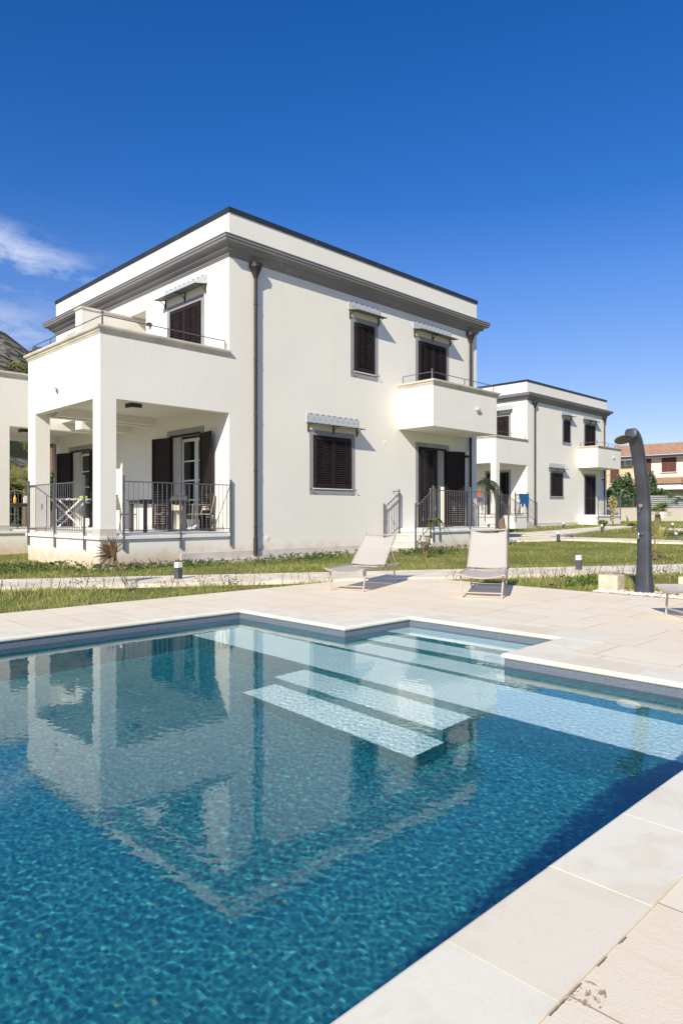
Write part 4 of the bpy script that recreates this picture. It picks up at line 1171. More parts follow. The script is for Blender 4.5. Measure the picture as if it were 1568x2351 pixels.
def bush(loc, h, wx, label, n=1500, leaf=.06, m='oleander', flowers=None, seed=1, nf=60, cat='bush', group=None, name='oleander_bush'):
    o = thing(name, label, cat, loc, 0, group)
    r = random.Random(seed); blobs = []
    for i in range(9):
        blobs.append(((r.uniform(-wx*.6, wx*.6), r.uniform(-wx*.4, wx*.4), h*r.uniform(.25, .78)), (wx*r.uniform(.25, .45), wx*r.uniform(.25, .4), h*r.uniform(.18, .30))))
    mesh_np('foliage', leaf_cloud(n, blobs, leaf, seed), 4, M[m], o)
    t = MB()
    for i in range(5): t.tube([(r.uniform(-.1, .1), r.uniform(-.1, .1), -.1), (r.uniform(-wx*.4, wx*.4), r.uniform(-.3, .3), h*.6)], .02, 5)
    t.build('stems', M['bark'], o)
    if flowers:
        fb = [((b[0][0], b[0][1], b[0][2]+b[1][2]*.35), (b[1][0]*1.02, b[1][1]*1.05, b[1][2]*.8)) for b in blobs]
        cen = leaf_cloud(nf, fb, .001, seed+9)[::4]; V = []
        for c in cen: V.append(leaf_cloud(7, [(tuple(c), (.07, .07, .06))], .05, int(abs(c[0]*1000)) % 997))
        mesh_np('blossom', np.concatenate(V), 4, M[flowers], o)
    return o
def tree(loc, h, cr, label, n=6000, leaf=.10, m='tree_leaf', seed=3, name='tree', group=None):
    o = thing(name, label, 'tree', loc, 0, group); r = random.Random(seed); blobs = []
    t = MB(); t.tube([(0,0,-.2), (.08*h*.1, 0, h*.3), (0, .05, h*.62), (.1, 0, h*.9)], .1, 8, rs=[h*.028, h*.022, h*.014, h*.004])
    for i in range(13):
        a = r.uniform(0, 2*PI); q = r.uniform(.15, .8)*cr; z = h*r.uniform(.42, .93)
        c = (q*math.cos(a), q*math.sin(a), z); rr = cr*r.uniform(.24, .42); blobs.append((c, (rr, rr, rr*.75)))
        t.tube([(0, 0, h*r.uniform(.3, .5)), (c[0]*.5, c[1]*.5, z*.8), c], .03, 5, rs=[h*.010, h*.006, h*.002])
    t.build('trunk', M['bark'], o, smooth=True); mesh_np('crown', leaf_cloud(n, blobs, leaf, seed), 4, M[m], o)
    return o
def fan_leaf(mb, base, d, L, spread=1.25, nb=15, droop=.25, w=.018):
    """petiole then a fan of blades"""
    d = Vector(d).normalized(); side = d.cross(Vector((0,0,1))); side = side.normalized() if side.length > .05 else Vector((1,0,0)); upv = side.cross(d)
    b = Vector(base); hub = b + d*L*.5 - Vector((0,0,droop*L*.1))
    mb.add([b-side*.008, b+side*.008, hub+side*.008, hub-side*.008], [(0,1,2,3)])
    for i in range(nb):
        a = (i/(nb-1)-.5)*2*spread; q = (d*math.cos(a)+side*math.sin(a)+upv*.12*math.cos(a*2)).normalized()
        l = L*.55*(1-.25*abs(a)/spread); n_ = q.cross(upv).normalized()
        p1 = hub+q*l*.55; p2 = hub+q*l - Vector((0,0,droop*l*.5))
        mb.add([hub, p1+n_*w, p2, p1-n_*w], [(0,1,2,3)])
def pinnate(mb, base, d, L, droop=.6, nb=22, ll=.22, w=.012):
    """arching feather frond"""
    d = Vector(d).normalized(); side = d.cross(Vector((0,0,1))); side = side.normalized() if side.length > .05 else Vector((1,0,0))
    pts = []
    for i in range(nb+1):
        t = i/nb; pts.append(Vector(base)+d*L*t - Vector((0,0,droop*L*t*t)))
    for i in range(nb):
        ax = (pts[i+1]-pts[i]).normalized(); mb.add([pts[i]-side*.006, pts[i]+side*.006, pts[i+1]+side*.004, pts[i+1]-side*.004], [(0,1,2,3)])
        if i > 2:
            for s in (-1, 1):
                l = ll*math.sin(PI*min(1, (i/nb)*.85+.15)); q = (side*s+ax*.7-Vector((0,0,.35))).normalized(); n_ = ax*w
                mb.add([pts[i]-n_, pts[i]+n_, pts[i]+q*l], [(0,1,2)])
def fan_palm(loc, h, L, label, nl=16, m='palm_leaf', seed=1, name='fan_palm', lean=(0,0), tr=.09, up=.5, cat='palm', nb=15, w=.018):
    o = thing(name, label, cat, loc); r = random.Random(seed)
    t = MB(); t.tube([(0,0,-.1), (lean[0]*.4, lean[1]*.4, h*.5), (lean[0], lean[1], h)], .1, 8, rs=[tr*1.25, tr, tr*.9]); t.build('trunk', M['bark'], o, smooth=True)
    c = MB()
    for i in range(nl):
        a = i*2.399+r.uniform(-.3, .3); e = r.uniform(-.25, 1.25)*up*2
        fan_leaf(c, (lean[0], lean[1], h), (math.cos(a)*math.cos(e), math.sin(a)*math.cos(e), math.sin(e)), L*r.uniform(.8, 1.1), nb=nb, w=w)
    c.build('fronds', M[m], o, recalc=False); return o
# dead shrub palm in front of the porch
def dead_palm():
    o = thing('dead_palm', 'dead brown spiky palm leaning on bent stems in front of the porch', 'palm', (4.85, 9.35, -.02))
    r = random.Random(4); st = MB()
    # leans back to the left towards the porch wall
    tip = Vector(at(262, 10.55, 1.1-95/1575*10.55)) - Vector((4.85, 9.35, -.02)); tip = Vector((tip.x, tip.y, .44))
    for i in range(5):
        q = Vector((r.uniform(-.05, .05), r.uniform(-.05, .05), 0)); st.tube([q, q*.5+tip*.45+Vector((.03*i-.05, 0, .02)), tip*.95+Vector((r.uniform(-.04,.04), 0, 0))], .0045, 5)
    st.build('stems', M['dead_leaf'], o)
    c = MB(); left = Vector((-RX, -RY, 0))
    hub = tip + Vector((0, 0, .06))
    c.tube([tip, hub+Vector((0,0,.08))], .05, 7, rs=[.025, .06])
    for i in range(150):
        a = r.gauss(2.5, .78); s = r.uniform(-.5, .5)
        d = Vector((RX, RY, 0))*math.cos(a) + Vector((0,0,1))*math.sin(a) + Vector((VX, VY, 0))*s
        d.normalize(); l = r.uniform(.16, .36)
        if r.random() < .12: d = Vector((r.uniform(-.5, .3), r.uniform(-.5, .5), -.8)); l = .2
        n_ = d.cross(Vector((VX, VY, .3))).normalized()*.0065
        b0 = hub + Vector((r.uniform(-.02,.02), r.uniform(-.02,.02), r.uniform(-.03,.06)))
        c.add([b0-n_, b0+n_, b0+d*l*.6+n_*.9, b0+d*l, b0+d*l*.6-n_*.9], [(0,1,2,3,4)])
    c.build('fronds', M['dead_leaf'], o, recalc=False)
dead_palm()
def young_palm(loc, h, label, seed, lean=(0,0), dirs=None, L=.75, m='palm_leaf'):
    o = thing('young_palm', label, 'palm', loc); r = random.Random(seed)
    t = MB(); t.tube([(0,0,-.05), (0,0,.12), (.01,0,.28), (lean[0]*.5, lean[1]*.5, .42)], .05, 8, rs=[.05, .07, .045, .015])
    for i in range(14):
        a = r.uniform(0, 6.28); t.tube([(math.cos(a)*.04, math.sin(a)*.04, r.uniform(.05,.25)), (math.cos(a)*.12, math.sin(a)*.12, r.uniform(.25,.5))], .008, 4)
    t.tube([(0,0,.25), (lean[0]*.5, lean[1]*.5, h*.5), (lean[0], lean[1], h)], .012, 6); t.build('trunk', M['bark'], o)
    c = MB()
    for d, l in dirs: pinnate(c, (lean[0], lean[1], h), d, l*L*1.1, droop=1.45, nb=20, ll=.20, w=.016)
    for i in range(7):
        a = i*.9; pinnate(c, (0,0,.3), (math.cos(a), math.sin(a), 1.0), .42, droop=.8, nb=10, ll=.07)
    c.build('fronds', M[m], o, recalc=False)
rt = (RX, RY)
young_palm((13.55, 10.75, .0), .90, 'young palm with drooping fronds in the grass before the terrace steps', 2, lean=(rt[0]*.18, rt[1]*.18),
           dirs=[((rt[0]*.55, rt[1]*.55, 1.0), 1.0), ((rt[0]*.9, rt[1]*.9, .7), .9), ((-rt[0]*.35, -rt[1]*.35, 1.2), .5), ((rt[0]*.7, rt[1]*.5, 1.0), .85), ((.2, .3, 1.2), .55)])
# larger leaning palm behind the terrace of the first villa
def leaning_palm():
    B = Vector(at(1157, 24.5)); T = Vector(at(1138, 25.5, 1.1+52/1575*25.5)); T2 = Vector(at(1117, 25.9, 1.1+72/1575*25.9))
    o = thing('leaning_palm', 'leaning palm with a rough brown trunk beside the first villa terrace', 'palm', tuple(B))
    t = MB(); z0 = Vector((0,0,0)); a = T-B; b = T2-B
    t.tube([z0-Vector((0,0,.1)), a*.3, a*.7+Vector((0,0,.05)), a, b], .1, 10, rs=[.15, .14, .12, .09, .05]); t.build('trunk', M['bark'], o, smooth=False)
    c = MB(); r = random.Random(8)
    for i in range(15):
        q = i*2.399; e = r.uniform(.2, 1.4); pinnate(c, tuple(b), (math.cos(q)*math.cos(e), math.sin(q)*math.cos(e), math.sin(e)), r.uniform(.75, 1.1), droop=1.25, nb=18, ll=.26, w=.022)
    c.build('fronds', M['palm_yellow'], o, recalc=False)
leaning_palm()
fan_palm(at(1509, 42.5), .62, 1.05, 'small round fan palm in front of the pale boundary wall', 24, seed=2, tr=.17, w=.016, up=.42, nb=17)
fan_palm(at(1503, 16.5), .18, .85, 'low palm clump in the lawn just behind the shower', 13, 'palm_yellow', seed=5, tr=.05, up=.9, nb=9, w=.022)
fan_palm(at(1452, 31.5), .10, .80, 'low dark palm frond tuft in the grass left of the shower column', 9, seed=9, tr=.04, up=.5, w=.02)
fan_palm(at(1590, 27.0), 1.55, 1.25, 'fan palm whose fronds reach in at the right edge above the fence', 22, seed=6, tr=.12, w=.03)
fan_palm(at(1600, 22.5), .25, .8, 'low palm leaf reaching in at the right edge above the lawn', 10, 'palm_leaf', seed=13, tr=.05)
def sapling(loc, h, label, seed, m='palm_leaf'):
    o = thing('sapling', label, 'sapling', loc); r = random.Random(seed)
    t = MB(); t.tube([(0,0,-.05), (.02,0,h*.5), (0,.02,h)], .02, 6, rs=[.05, .03, .012]); t.build('trunk', M['bark'], o)
    mesh_np('foliage', leaf_cloud(260, [((0,0,h*.8), (.22,.22,h*.28)), ((0,0,h*.4), (.1,.1,h*.2))], .075, seed), 4, M[m], o)
sapling(at(1406, 37.5), 1.6, 'thin young tree with sparse leaves before the second villa terrace', 3, 'palm_yellow')
sapling(at(1383, 34.0), .42, 'knee-high leafy sapling beside the curved path', 5)

# hedge behind the boundary wall: separate oleanders
for i, (px, D, h, w, fl, lab) in enumerate((
    (1402, 53.5, 2.5, 1.5, 'petal_white', 'dark oleander with white blossoms right beside the second villa'),
    (1427, 55.0, 3.6, 1.5, 'petal_white', 'tallest round oleander in the hedge behind the fence'),
    (1452, 54.0, 2.8, 1.6, 'petal_white', 'oleander with white blossoms just left of the shower column'),
    (1476, 55.0, 2.7, 1.7, None, 'plain green oleander hidden mostly by the shower column'),
    (1500, 56.5, 3.7, 1.1, 'petal_pink', 'pink flowering oleander right of the shower column'),
    (1513, 53.0, 2.6, 1.6, None, 'rounded grey green bush at the right end of the hedge'))):
    p = at(px, D); bush(p, h, w, lab, 3200, .13, 'oleander', fl, seed=20+i, nf=60 if fl == 'petal_white' else 110, group='oleander hedge behind the boundary wall')

# boundary wall with fence
def along(px0, px1, D): return Vector(at(px0, D)), Vector(at(px1, D))
def boundary():
    a = Vector(at(1385, 50.0)); b = Vector(at(1680, 50.0)); o = thing('boundary_wall', 'low pale rendered boundary wall at the back of the lawn', 'wall', tuple(a))
    d = (b-a); d.z = 0; L = d.length; an = math.atan2(d.y, d.x); o.rotation_euler = (0, 0, an); o.location.z = 0
    w = MB(); w.box((0, 0, 0), (L, .22, 1.50)); w.build('masonry', M['wall_old'], o)
    c = MB(); c.box((-.02, -.03, 1.50), (L, .25, 1.555)); c.build('coping', M['capstone'], o)
    s = MB(); pts = []
    for k in range(10):
        r_ = .38 if k % 2 == 0 else .16; pts.append((math.cos(k*PI/5+PI/2)*r_, math.sin(k*PI/5+PI/2)*r_))
    cx = (1516-1385)/ (1680-1385) * L; vs = [(cx+p[0], -.012, 1.05+p[1]) for p in pts]; s.add(vs+[(x, -.001, z) for x, y, z in vs], [tuple(range(10))]+[(i, (i+1) % 10, 10+(i+1) % 10, 10+i) for i in range(10)])
    s.build('star_ornament', M['sill'], o)
    f = thing('mesh_fence', 'dark green wire mesh fence on top of the boundary wall', 'fence', tuple(a)); f.rotation_euler = (0, 0, an); f.location.z = 1.555
    Lf = (1489-1385)/(1680-1385)*L; mb = MB()
    k = 0
    while k*.10 < Lf: mb.tube([(k*.10, .1, 0), (k*.10, .1, .78)], .007, 4); k += 1
    for z in (.05, .28, .52, .76): mb.tube([(0, .1, z), (Lf, .1, z)], .009, 4)
    mb.build('wire_panel', M['fence_green'], f)
    for k in range(4):
        q = MB(); x = .1+k*(Lf-.2)/3; q.box((x-.03, .07, 0), (x+.03, .13, .85)); q.build('post', M['fence_green'], f)
    g = thing('louvre_fence', 'pale grey slatted fence panels on the boundary wall at the right', 'fence', tuple(a)); g.rotation_euler = (0, 0, an); g.location.z = 1.555
    x0 = (1491-1385)/(1680-1385)*L; n = 0
    while x0 + n*1.25 < L:
        q = MB(); x = x0+n*1.25
        for k in range(6): q.box((x+.04, .08, .06+k*.145), (x+1.21, .11, .155+k*.145))
        q.build('slat_panel', M['louvre'], g); q = MB(); q.box((x-.035, .06, 0), (x+.035, .13, .95)); q.build('post', M['louvre'], g); n += 1
M['wall_old'] = plaster('old_render', (.52, .47, .40)); M['fence_green'] = simple('green_fence_wire', (.05, .08, .07), .5, var=.1)
M['louvre'] = simple('pale_grey_slats', (.36, .37, .39), .5, var=.1)
boundary()

# ------------------------------------------------------------------ tiled house behind
def roof_mat():
    m, t, p = mat('terracotta_tiles'); n = t.noise(t.pos(), 3.5, 4, .6); n2 = t.noise(t.pos(), .5, 3)
    c = t.ramp(n, [(.25, (.26, .135, .085)), (.5, (.38, .22, .145)), (.75, (.52, .34, .24))]); c = t.mix(t.m('MULTIPLY', n2, .35), c, (.42, .30, .22))
    t.t.links.new(c, p.inputs['Base Color']); setp(p, Roughness=.9); return m
M['roof'] = roof_mat(); M['brown_window'] = simple('brown_shutters', (.16, .062, .048), .6, var=.15); M['yellow_wall'] = simple('yellow_render', (.66, .53, .33), .95, var=.05, scale=.7)
M['house_white'] = simple('white_render', (.72, .68, .62), .95, var=.05, scale=.8)
def tiled(mb, L, D, z0, z1, pitch=.24, rows=11, ny=None):
    """barrel tiled slope: x 0..L along the eave, y 0..D going up"""
    nx = int(L/pitch)*8; r = rows
    vs = []; 
    for j in range(r):
        for e in (0, 1):
            y = D*(j+e)/r
            for i in range(nx+1):
                x = L*i/nx; c = math.cos(2*PI*x/pitch)
                vs.append((x, y, z0+(z1-z0)*(j+e)/r + .05*(c if c > -.2 else -.2-.3*(-.2-c)) + (.05 if e == 0 else 0)))
    n = nx+1
    fs = [(j*n+i, j*n+i+1, (j+1)*n+i+1, (j+1)*n+i) for j in range(2*r-1) for i in range(nx)]
    mb.add(vs, fs)
def tiled_house():
    a = Vector(at(1385, 73.0)); b = Vector(at(1640, 66.0)); d = b-a; an = math.atan2(d.y, d.x); L = math.hypot(d.x, d.y)
    o = thing('tiled_house', 'cream and yellow house with terracotta tiled roof behind the hedge', 'house', (a.x, a.y, 0), an)
    X = lambda px: L*( (lambda t: t)( ( (px-1385)/(1640-1385)*66.0 ) / (73.0 + (px-1385)/(1640-1385)*(66.0-73.0)) ) )
    w = MB(); xs = X(1462); w.box((xs, 0, .5), (L, 8, 6.75)); w.build('wall', M['house_white'], o)
    w = MB(); w.box((0, .6, .5), (xs-.002, 8, 6.75)); w.build('wall', M['yellow_wall'], o, label='yellow wall left of the white part')
    r = MB(); tiled(r, L, 4.2, 7.02, 8.55); ro = r.build('roof', M['roof'], o, smooth=True, recalc=False); ro.location = (0, -.75, 0)
    g = MB(); g.box((0, -.83, 6.82), (L, -.68, 6.98)); g.build('gutter', M['bracket'], o)
    g = MB(); g.box((0, -.70, 6.752), (L, .0, 6.83)); g.build('eave', M['sill'], o)
    def win(px0, px1, y0, y1, dep=0, lab=None):
        x0, x1 = X(px0), X(px1); D = 73-(px0-1385)/255*7; z1, z0 = 1.1+(1180-y0)/1575*D, 1.1+(1180-y1)/1575*D
        f = MB(); f.box((x0, dep-.05, z0), (x1, dep-.001, z1)); p = f.build('window', M['brown_window'], o); 
        for k in range(2):
            s = MB(); u0 = x0+(x1-x0)*(.04+.49*k); u1 = u0+(x1-x0)*.43; n = int((z1-z0)/.09)
            for i in range(n): zz = z0+.06+i*(z1-z0-.12)/n; s.box((u0, dep-.085, zz), (u1, dep-.052, zz+.045))
            s.build('shutter', M['brown_window'], p)
        s = MB(); s.box((x0-.1, dep-.16, z0-.06), (x1+.1, dep-.002, z0-.005)); s.build('sill', M['sill'], p)
    win(1479, 1507, 1053, 1086); win(1531, 1563, 1050, 1084); win(1590, 1620, 1048, 1082); win(1398, 1422, 1076, 1109, .6)
    a1 = MB(); x0 = X(1437); a1.box((x0, .2, 6.12), (x0+.85, .598, 6.72)); ac = a1.build('air_conditioner', M['white_plastic'], o, bevel=.02)
    q = MB(); q.lathe((0,0,0), [(.22,0),(.22,.02),(.02,.03)], 20); q.xf(Matrix.Translation((x0+.5, .2, 6.42)) @ Matrix.Rotation(R(90), 4, 'X')); q.build('fan_grille', M['louvre'], ac)
    x0 = X(1458); r = MB(); tiled(r, L-x0, 3.4, 3.95, 4.75, rows=9); ro = r.build('porch_roof', M['roof'], o, smooth=True, recalc=False); ro.location = (x0, -3.5, 0)
    g = MB(); g.box((x0, -3.45, 3.45), (L, -3.2, 3.88)); g.build('porch_beam', M['sill'], o)
    for px in (1470, 1519, 1600):
        g = MB(); x = X(px); g.box((x, -3.4, .5), (x+.3, -3.15, 3.449)); g.build('porch_column', M['yellow_wall'], o)
    g = MB(); g.tube([(X(1395), -.4, 5.2), (X(1440), -.4, 5.2)], .02, 5); 
    for k in range(6): g.tube([(X(1395)+k*.4, -.4, 4.2), (X(1395)+k*.4, -.4, 5.2)], .012, 4)
    g.build('balcony_rail', M['iron'], o)
tiled_house()

# ------------------------------------------------------------------ hills on the left
def hill_mat():
    m, t, p = mat('mountain_scrub'); pos = t.pos()
    n = t.noise(t.scale(pos, (.05, .05, .05)), 1.0, 9, .72); n2 = t.noise(t.scale(pos, (.006, .006, .006)), 1.0, 5, .6)
    z = t.n('ShaderNodeSeparateXYZ', {0: pos}).outputs[2]
    zz = t.m('DIVIDE', z, 360.0)
    rock = t.ramp(n, [(.35, (.19, .165, .14)), (.6, (.33, .29, .255))])
    veg = t.ramp(n2, [(.3, (.035, .055, .04)), (.7, (.085, .095, .055))])
    f = t.m('ADD', t.m('MULTIPLY', t.m('SUBTRACT', n, .50), 12.0), t.m('MULTIPLY', t.m('SUBTRACT', zz, .32), 1.6), clamp=True)
    top = t.m('MULTIPLY', t.m('SUBTRACT', zz, .83), 9.0, clamp=True)
    c = t.mix(f, veg, rock); c = t.mix(top, c, (.045, .07, .065))
    t.t.links.new(c, p.inputs['Base Color']); setp(p, Roughness=1.0); p.inputs['Specular IOR Level'].default_value = 0
    b = t.n('ShaderNodeBump', {'Height': n, 'Strength': 1.0, 'Distance': 9.0}); t.t.links.new(b.outputs[0], p.inputs['Normal'])
    return m
M['hill'] = hill_mat()
def hills():
    r = np.random.default_rng(5); na, nd = 300, 90
    azs = np.linspace(VA+R(58), VA+R(4), na); ds = np.concatenate([np.linspace(140, 1500, nd-4), [1700, 2000, 2500, 3200]])
    A, Dd = np.meshgrid(azs, ds, indexing='ij'); X = Dd*np.cos(A); Y = Dd*np.sin(A)
    off = A-VA     # ridge height by bearing
    key = [(R(2), 0), (R(10), 70), (R(18), 160), (R(22), 235), (R(24.2), 285), (R(26), 318), (R(30), 350), (R(38), 400), (R(48), 430), (R(60), 300)]
    ridge = np.interp(off, [k[0] for k in key], [k[1] for k in key])
    prof = np.interp(Dd, [140, 260, 700, 1450, 1700, 3200], [0, .03, .36, 1.0, .95, .1])
    N = np.zeros_like(X)
    for f, a in ((.004, 22), (.009, 14), (.02, 7), (.045, 4)):
        for k in range(3):
            th = r.uniform(0, 6.28); N += a*np.sin(f*(X*math.cos(th)+Y*math.sin(th))+r.uniform(0, 6.28))*(.6+.4*np.sin(f*.7*(X-Y)+k))
    Z = ridge*prof + N*np.clip(prof*1.6, 0, 1)*np.clip(ridge/200, 0, 1) - 1.5*(Dd < 200)
    V = np.stack([X, Y, Z], -1).reshape(-1, 3).tolist(); idx = np.arange(na*nd).reshape(na, nd)
    F = np.stack([idx[:-1,:-1], idx[1:,:-1], idx[1:,1:], idx[:-1,1:]], -1).reshape(-1, 4).tolist()
    mb = MB(); mb.v = V; mb.f = F; tag(mb.build('hills', M['hill'], smooth=False, recalc=False), kind='structure')
hills()
# trees left, seen through the porches and above the parapet
tree(at(118, 44), 11.6, 2.6, 'yellow green treetop rising behind the left end of the roof cornice', 5000, .13, 'olive_leaf', 4, name='eucalyptus_tree')
for i, (px, D, h, lab) in enumerate(((-20, 36, 3.2, 'dark round tree left of the far porch columns'), (24, 38, 3.0, 'dark green shrub seen between the porch columns, left one'), (52, 37, 2.7, 'dark green shrub seen between the porch columns, right one'), (92, 38, 3.0, 'leafy shrub seen through the narrow gap behind the porch'))):
    bush(at(px, D), h, 1.6, lab, 2600, .12, 'tree_leaf', None, seed=40+i, name='shrub', group='shrubs beyond the porches')
fan_palm(at(60, 34), 2.0, 1.5, 'palm crown seen between the porch columns at the left', 20, 'palm_yellow', seed=3, tr=.14, w=.03)
b = MB(); b.tube([at(88, 30, 0), at(88, 30, 7.0)], .06, 10)
tag(b.build('lamp_post', M['lamp_white'], smooth=True), 'slim white pole seen through the gap behind the porch', 'pole')

# ------------------------------------------------------------------ grass
def inpoly(x, y, q):
    ins = np.zeros(len(x), bool); j = len(q)-1
    for i in range(len(q)):
        xi, yi = q[i]; xj, yj = q[j]
        c = ((yi > y) != (yj > y)) & (x < (xj-xi)*(y-yi)/(yj-yi+1e-12)+xi); ins ^= c; j = i
    return ins
def lawn_points(r, n, d0, d1, power=1.0, fov=.60):
    D = d0 + (d1-d0)*r.uniform(0, 1, n)**power; a = r.uniform(-fov, fov, n)
    x = D*(VX+a*RX); y = D*(VY+a*RY)
    ok = ~((x < DX1+.01) & (y < DY1+.01))
    for q in PATHS:
        ok &= ~inpoly(x, y, q)
    for (ox, oy) in ((9.34, 13.18), (34.17, 19.95)):
        ok &= ~((x > ox-.02) & (x < ox+10) & (y > oy-.3) & (y < oy+9.9))
        ok &= ~((x > ox-3.14) & (x < ox) & (y > oy-.03) & (y < oy+3.85)); ok &= ~((x > ox-3.14) & (x < ox) & (y > oy+6.0) & (y < oy+9.9))
        ok &= ~((x > ox+5.2) & (x < ox+10.1) & (y > oy-1.3) & (y < oy))
    ok &= ~((x > 9.3) & (x < 10.02) & (y > 2.2) & (y < 4.45))
    return x[ok], y[ok]
def gzv(x, y): d = x*VX+y*VY; return np.where(d < 15, 0, np.minimum((d-15)*.0175, 1.1))-.03
def patchy(x, y): return .5+.5*np.sin(x*1.3+np.sin(y*1.9)*1.7)*np.cos(y*1.1-x*.6+np.sin(x*.7)*2.0)
def blades(x, y, h, w, r, lean=.35):
    n = len(x); a = r.uniform(0, 2*PI, n); z = gzv(x, y)
    dx, dy = np.cos(a), np.sin(a); ln = r.uniform(0, lean, n)*h; la = r.uniform(0, 2*PI, n); lx, ly = np.cos(la)*ln, np.sin(la)*ln
    P0 = np.stack([x-dx*w/2, y-dy*w/2, z], 1); P1 = np.stack([x+dx*w/2, y+dy*w/2, z], 1)
    P2 = np.stack([x+dx*w*.3+lx*.45, y+dy*w*.3+ly*.45, z+h*.6], 1); P3 = np.stack([x+lx, y+ly, z+h], 1)
    return np.stack([P0, P1, P2, P3], 1).reshape(-1, 3)
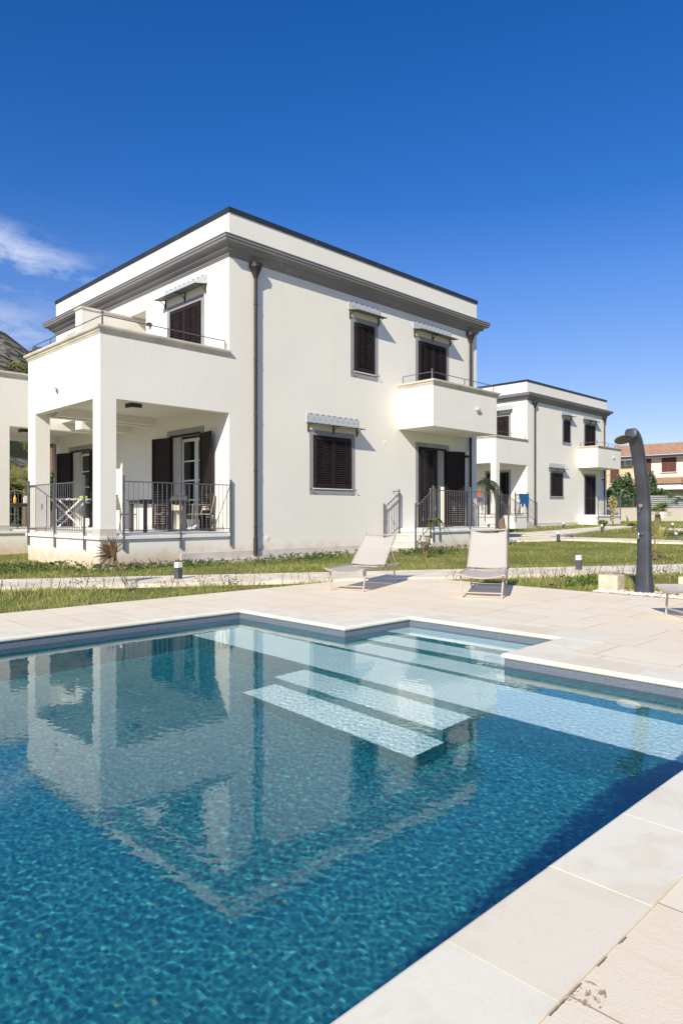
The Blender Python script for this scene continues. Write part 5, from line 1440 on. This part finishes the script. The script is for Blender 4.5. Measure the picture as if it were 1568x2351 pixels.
def grass():
    r = np.random.default_rng(12)
    m, t, p = mat('grass_blade'); rd = t.rand(); n = t.noise(t.pos(), .9, 4, .6)
    n5 = t.noise(t.pos(), .35, 2)
    c = t.ramp(t.m('ADD', t.m('MULTIPLY', rd, .55), t.m('MULTIPLY', t.m('ADD', n, n5), .42)), [(.25, (.075, .17, .018)), (.45, (.17, .29, .04)), (.62, (.32, .39, .08)), (.80, (.52, .45, .20))])
    t.t.links.new(c, p.inputs['Base Color']); setp(p, Roughness=.55); p.inputs['Specular IOR Level'].default_value = .25
    tl = t.n('ShaderNodeBsdfTranslucent'); t.t.links.new(c, tl.inputs[0]); mx = t.n('ShaderNodeMixShader', {0: .35}); t.t.links.new(p.outputs[0], mx.inputs[1]); t.t.links.new(tl.outputs[0], mx.inputs[2])
    t.t.links.new(mx.outputs[0], t.t.nodes['Material Output'].inputs[0])
    V = []
    x, y = lawn_points(r, 150000, 7.5, 15, .9); pz = patchy(x, y)
    k = r.uniform(0, 1, len(x)) < (.12+.88*pz); x, y, pz = x[k], y[k], pz[k]
    V.append(blades(x, y, r.uniform(.025, .09, len(x))*(.4+.95*pz), r.uniform(.004, .009, len(x)), r, .7))
    x, y = lawn_points(r, 170000, 15, 30, .85); pz = patchy(x, y)
    k = r.uniform(0, 1, len(x)) < (.25+.75*pz); x, y, pz = x[k], y[k], pz[k]
    V.append(blades(x, y, r.uniform(.02, .06, len(x))*(.5+.8*pz), r.uniform(.006, .012, len(x)), r, .9))
    x, y = lawn_points(r, 40000, 30, 50, .8); V.append(blades(x, y, r.uniform(.03, .09, len(x)), r.uniform(.02, .04, len(x)), r, .7))
    o = mesh_np('grass', np.concatenate(V), 4, m); tag(o, 'short uneven green and straw coloured grass of the lawn', 'grass', kind='stuff')
    # taller flowering weeds
    V = []; x, y = lawn_points(r, 1500, 8.5, 15.5, 1); k = r.uniform(0, 1, len(x)) < (.25+.75*patchy(x+3, y)); x, y = x[k], y[k]
    # more of them against the near side of the path
    t0 = r.uniform(0, 1, 520); px_, py_ = -1.2+18.6*t0+r.normal(0, .10, 520)-.10, 13.35-10.85*t0-np.abs(r.normal(0, .14, 520))-.06
    q = ~((px_ < DX1) & (py_ < DY1)); x = np.concatenate([x, px_[q]]); y = np.concatenate([y, py_[q]])
    h = r.uniform(.10, .30, len(x)); V.append(blades(x, y, h, np.full(len(x), .0045), r, .35))
    z = gzv(x, y); hd = []
    for i in range(len(x)):
        for j in range(3):
            hd.append(((x[i]+r.normal(0, .02), y[i]+r.normal(0, .02), z[i]+h[i]*r.uniform(.6, .98)), (.01, .01, .016)))
    V.append(leaf_cloud(len(hd)*2, hd, .011, 3))
    mw = leaf_mat('weed', (.10, .13, .03), (.34, .28, .12)); o = mesh_np('wild_weeds', np.concatenate(V), 4, mw); tag(o, 'thin seeding weeds standing along the garden path', 'weeds', kind='stuff')
    # violet sage patches
    V = []; G_ = []
    for (cx, cy, rx, ry, n_) in ((5.3, 12.7, 1.0, .35, 46), (6.9, 12.35, .8, .3, 60), (4.2, 14.6, 1.6, .9, 90), (3.2, 16.8, 2.0, 1.2, 110), (11.5, 10.5, 1.2, .5, 60), (14.5, 11.2, 1.2, .45, 60), (15.6, 10.6, .8, .3, 40), (4.6, 10.4, .8, .2, 16), (9.7, 11.7, 1.3, .4, 50), (13.6, 3.9, .8, .4, 60), (12.6, 4.6, .5, .3, 30), (24.3, 12.2, .6, .3, 40), (19.4, 11.9, .9, .3, 40), (6.4, 8.9, .5, .15, 12)):
        for i in range(int(n_*.8)):
            X_, Y_ = cx+r.normal(0, rx*.55), cy+r.normal(0, ry*.8); d = X_*VX+Y_*VY; z0 = (0 if d < 15 else (d-15)*.0175)-.02; h_ = r.uniform(.10, .20)
            V.append(leaf_cloud(6, [((X_, Y_, z0+h_), (.013, .013, .038))], .015, int(r.integers(1e6))))
            G_.append(leaf_cloud(7, [((X_, Y_, z0+h_*.4), (.05, .05, h_*.4))], .019, int(r.integers(1e6))))
    o = mesh_np('sage_flowers', np.concatenate(V), 4, M['petal_violet']); tag(o, 'low violet wildflowers scattered through the grass', 'flowers', kind='stuff')
    # broad leaved weeds: deeper green clumps at the foot of the walls
    for (cx, cy, rx, ry, n_) in ((5.0, 13.9, 1.4, .35, 900), (3.4, 14.2, 1.4, .8, 700), (7.9, 12.4, .7, .2, 500), (6.6, 12.6, 1.2, .25, 600), (14.8, 11.6, 1.3, .4, 1100), (11.0, 12.3, 2.0, .4, 900), (10.2, 4.9, .4, .3, 300)):
        n_ = n_//2; X_, Y_ = cx+r.normal(0, rx*.6, n_), cy+r.normal(0, ry*.6, n_)
        for (hx0, hy0, hx1, hy1) in ((6.18, 13.13, 20, 40), (15.2, 11.85, 19.4, 14)):
            k_ = ~((X_ > hx0) & (X_ < hx1) & (Y_ > hy0) & (Y_ < hy1)); X_, Y_ = X_[k_], Y_[k_]
        b_ = [((X_[i], Y_[i], max(0, (X_[i]*VX+Y_[i]*VY-15)*.0175)+r.uniform(0, .13)), (.03, .03, .03)) for i in range(len(X_))]
        G_.append(leaf_cloud(len(b_)*3, b_, .030, int(r.integers(1e6))))
    ml = leaf_mat('broad_weed', (.035, .085, .012), (.13, .22, .04)); o = mesh_np('broadleaf_weeds', np.concatenate(G_), 4, ml); tag(o, 'leafy green weeds crowding the foot of the villa walls', 'weeds', kind='stuff')
grass()
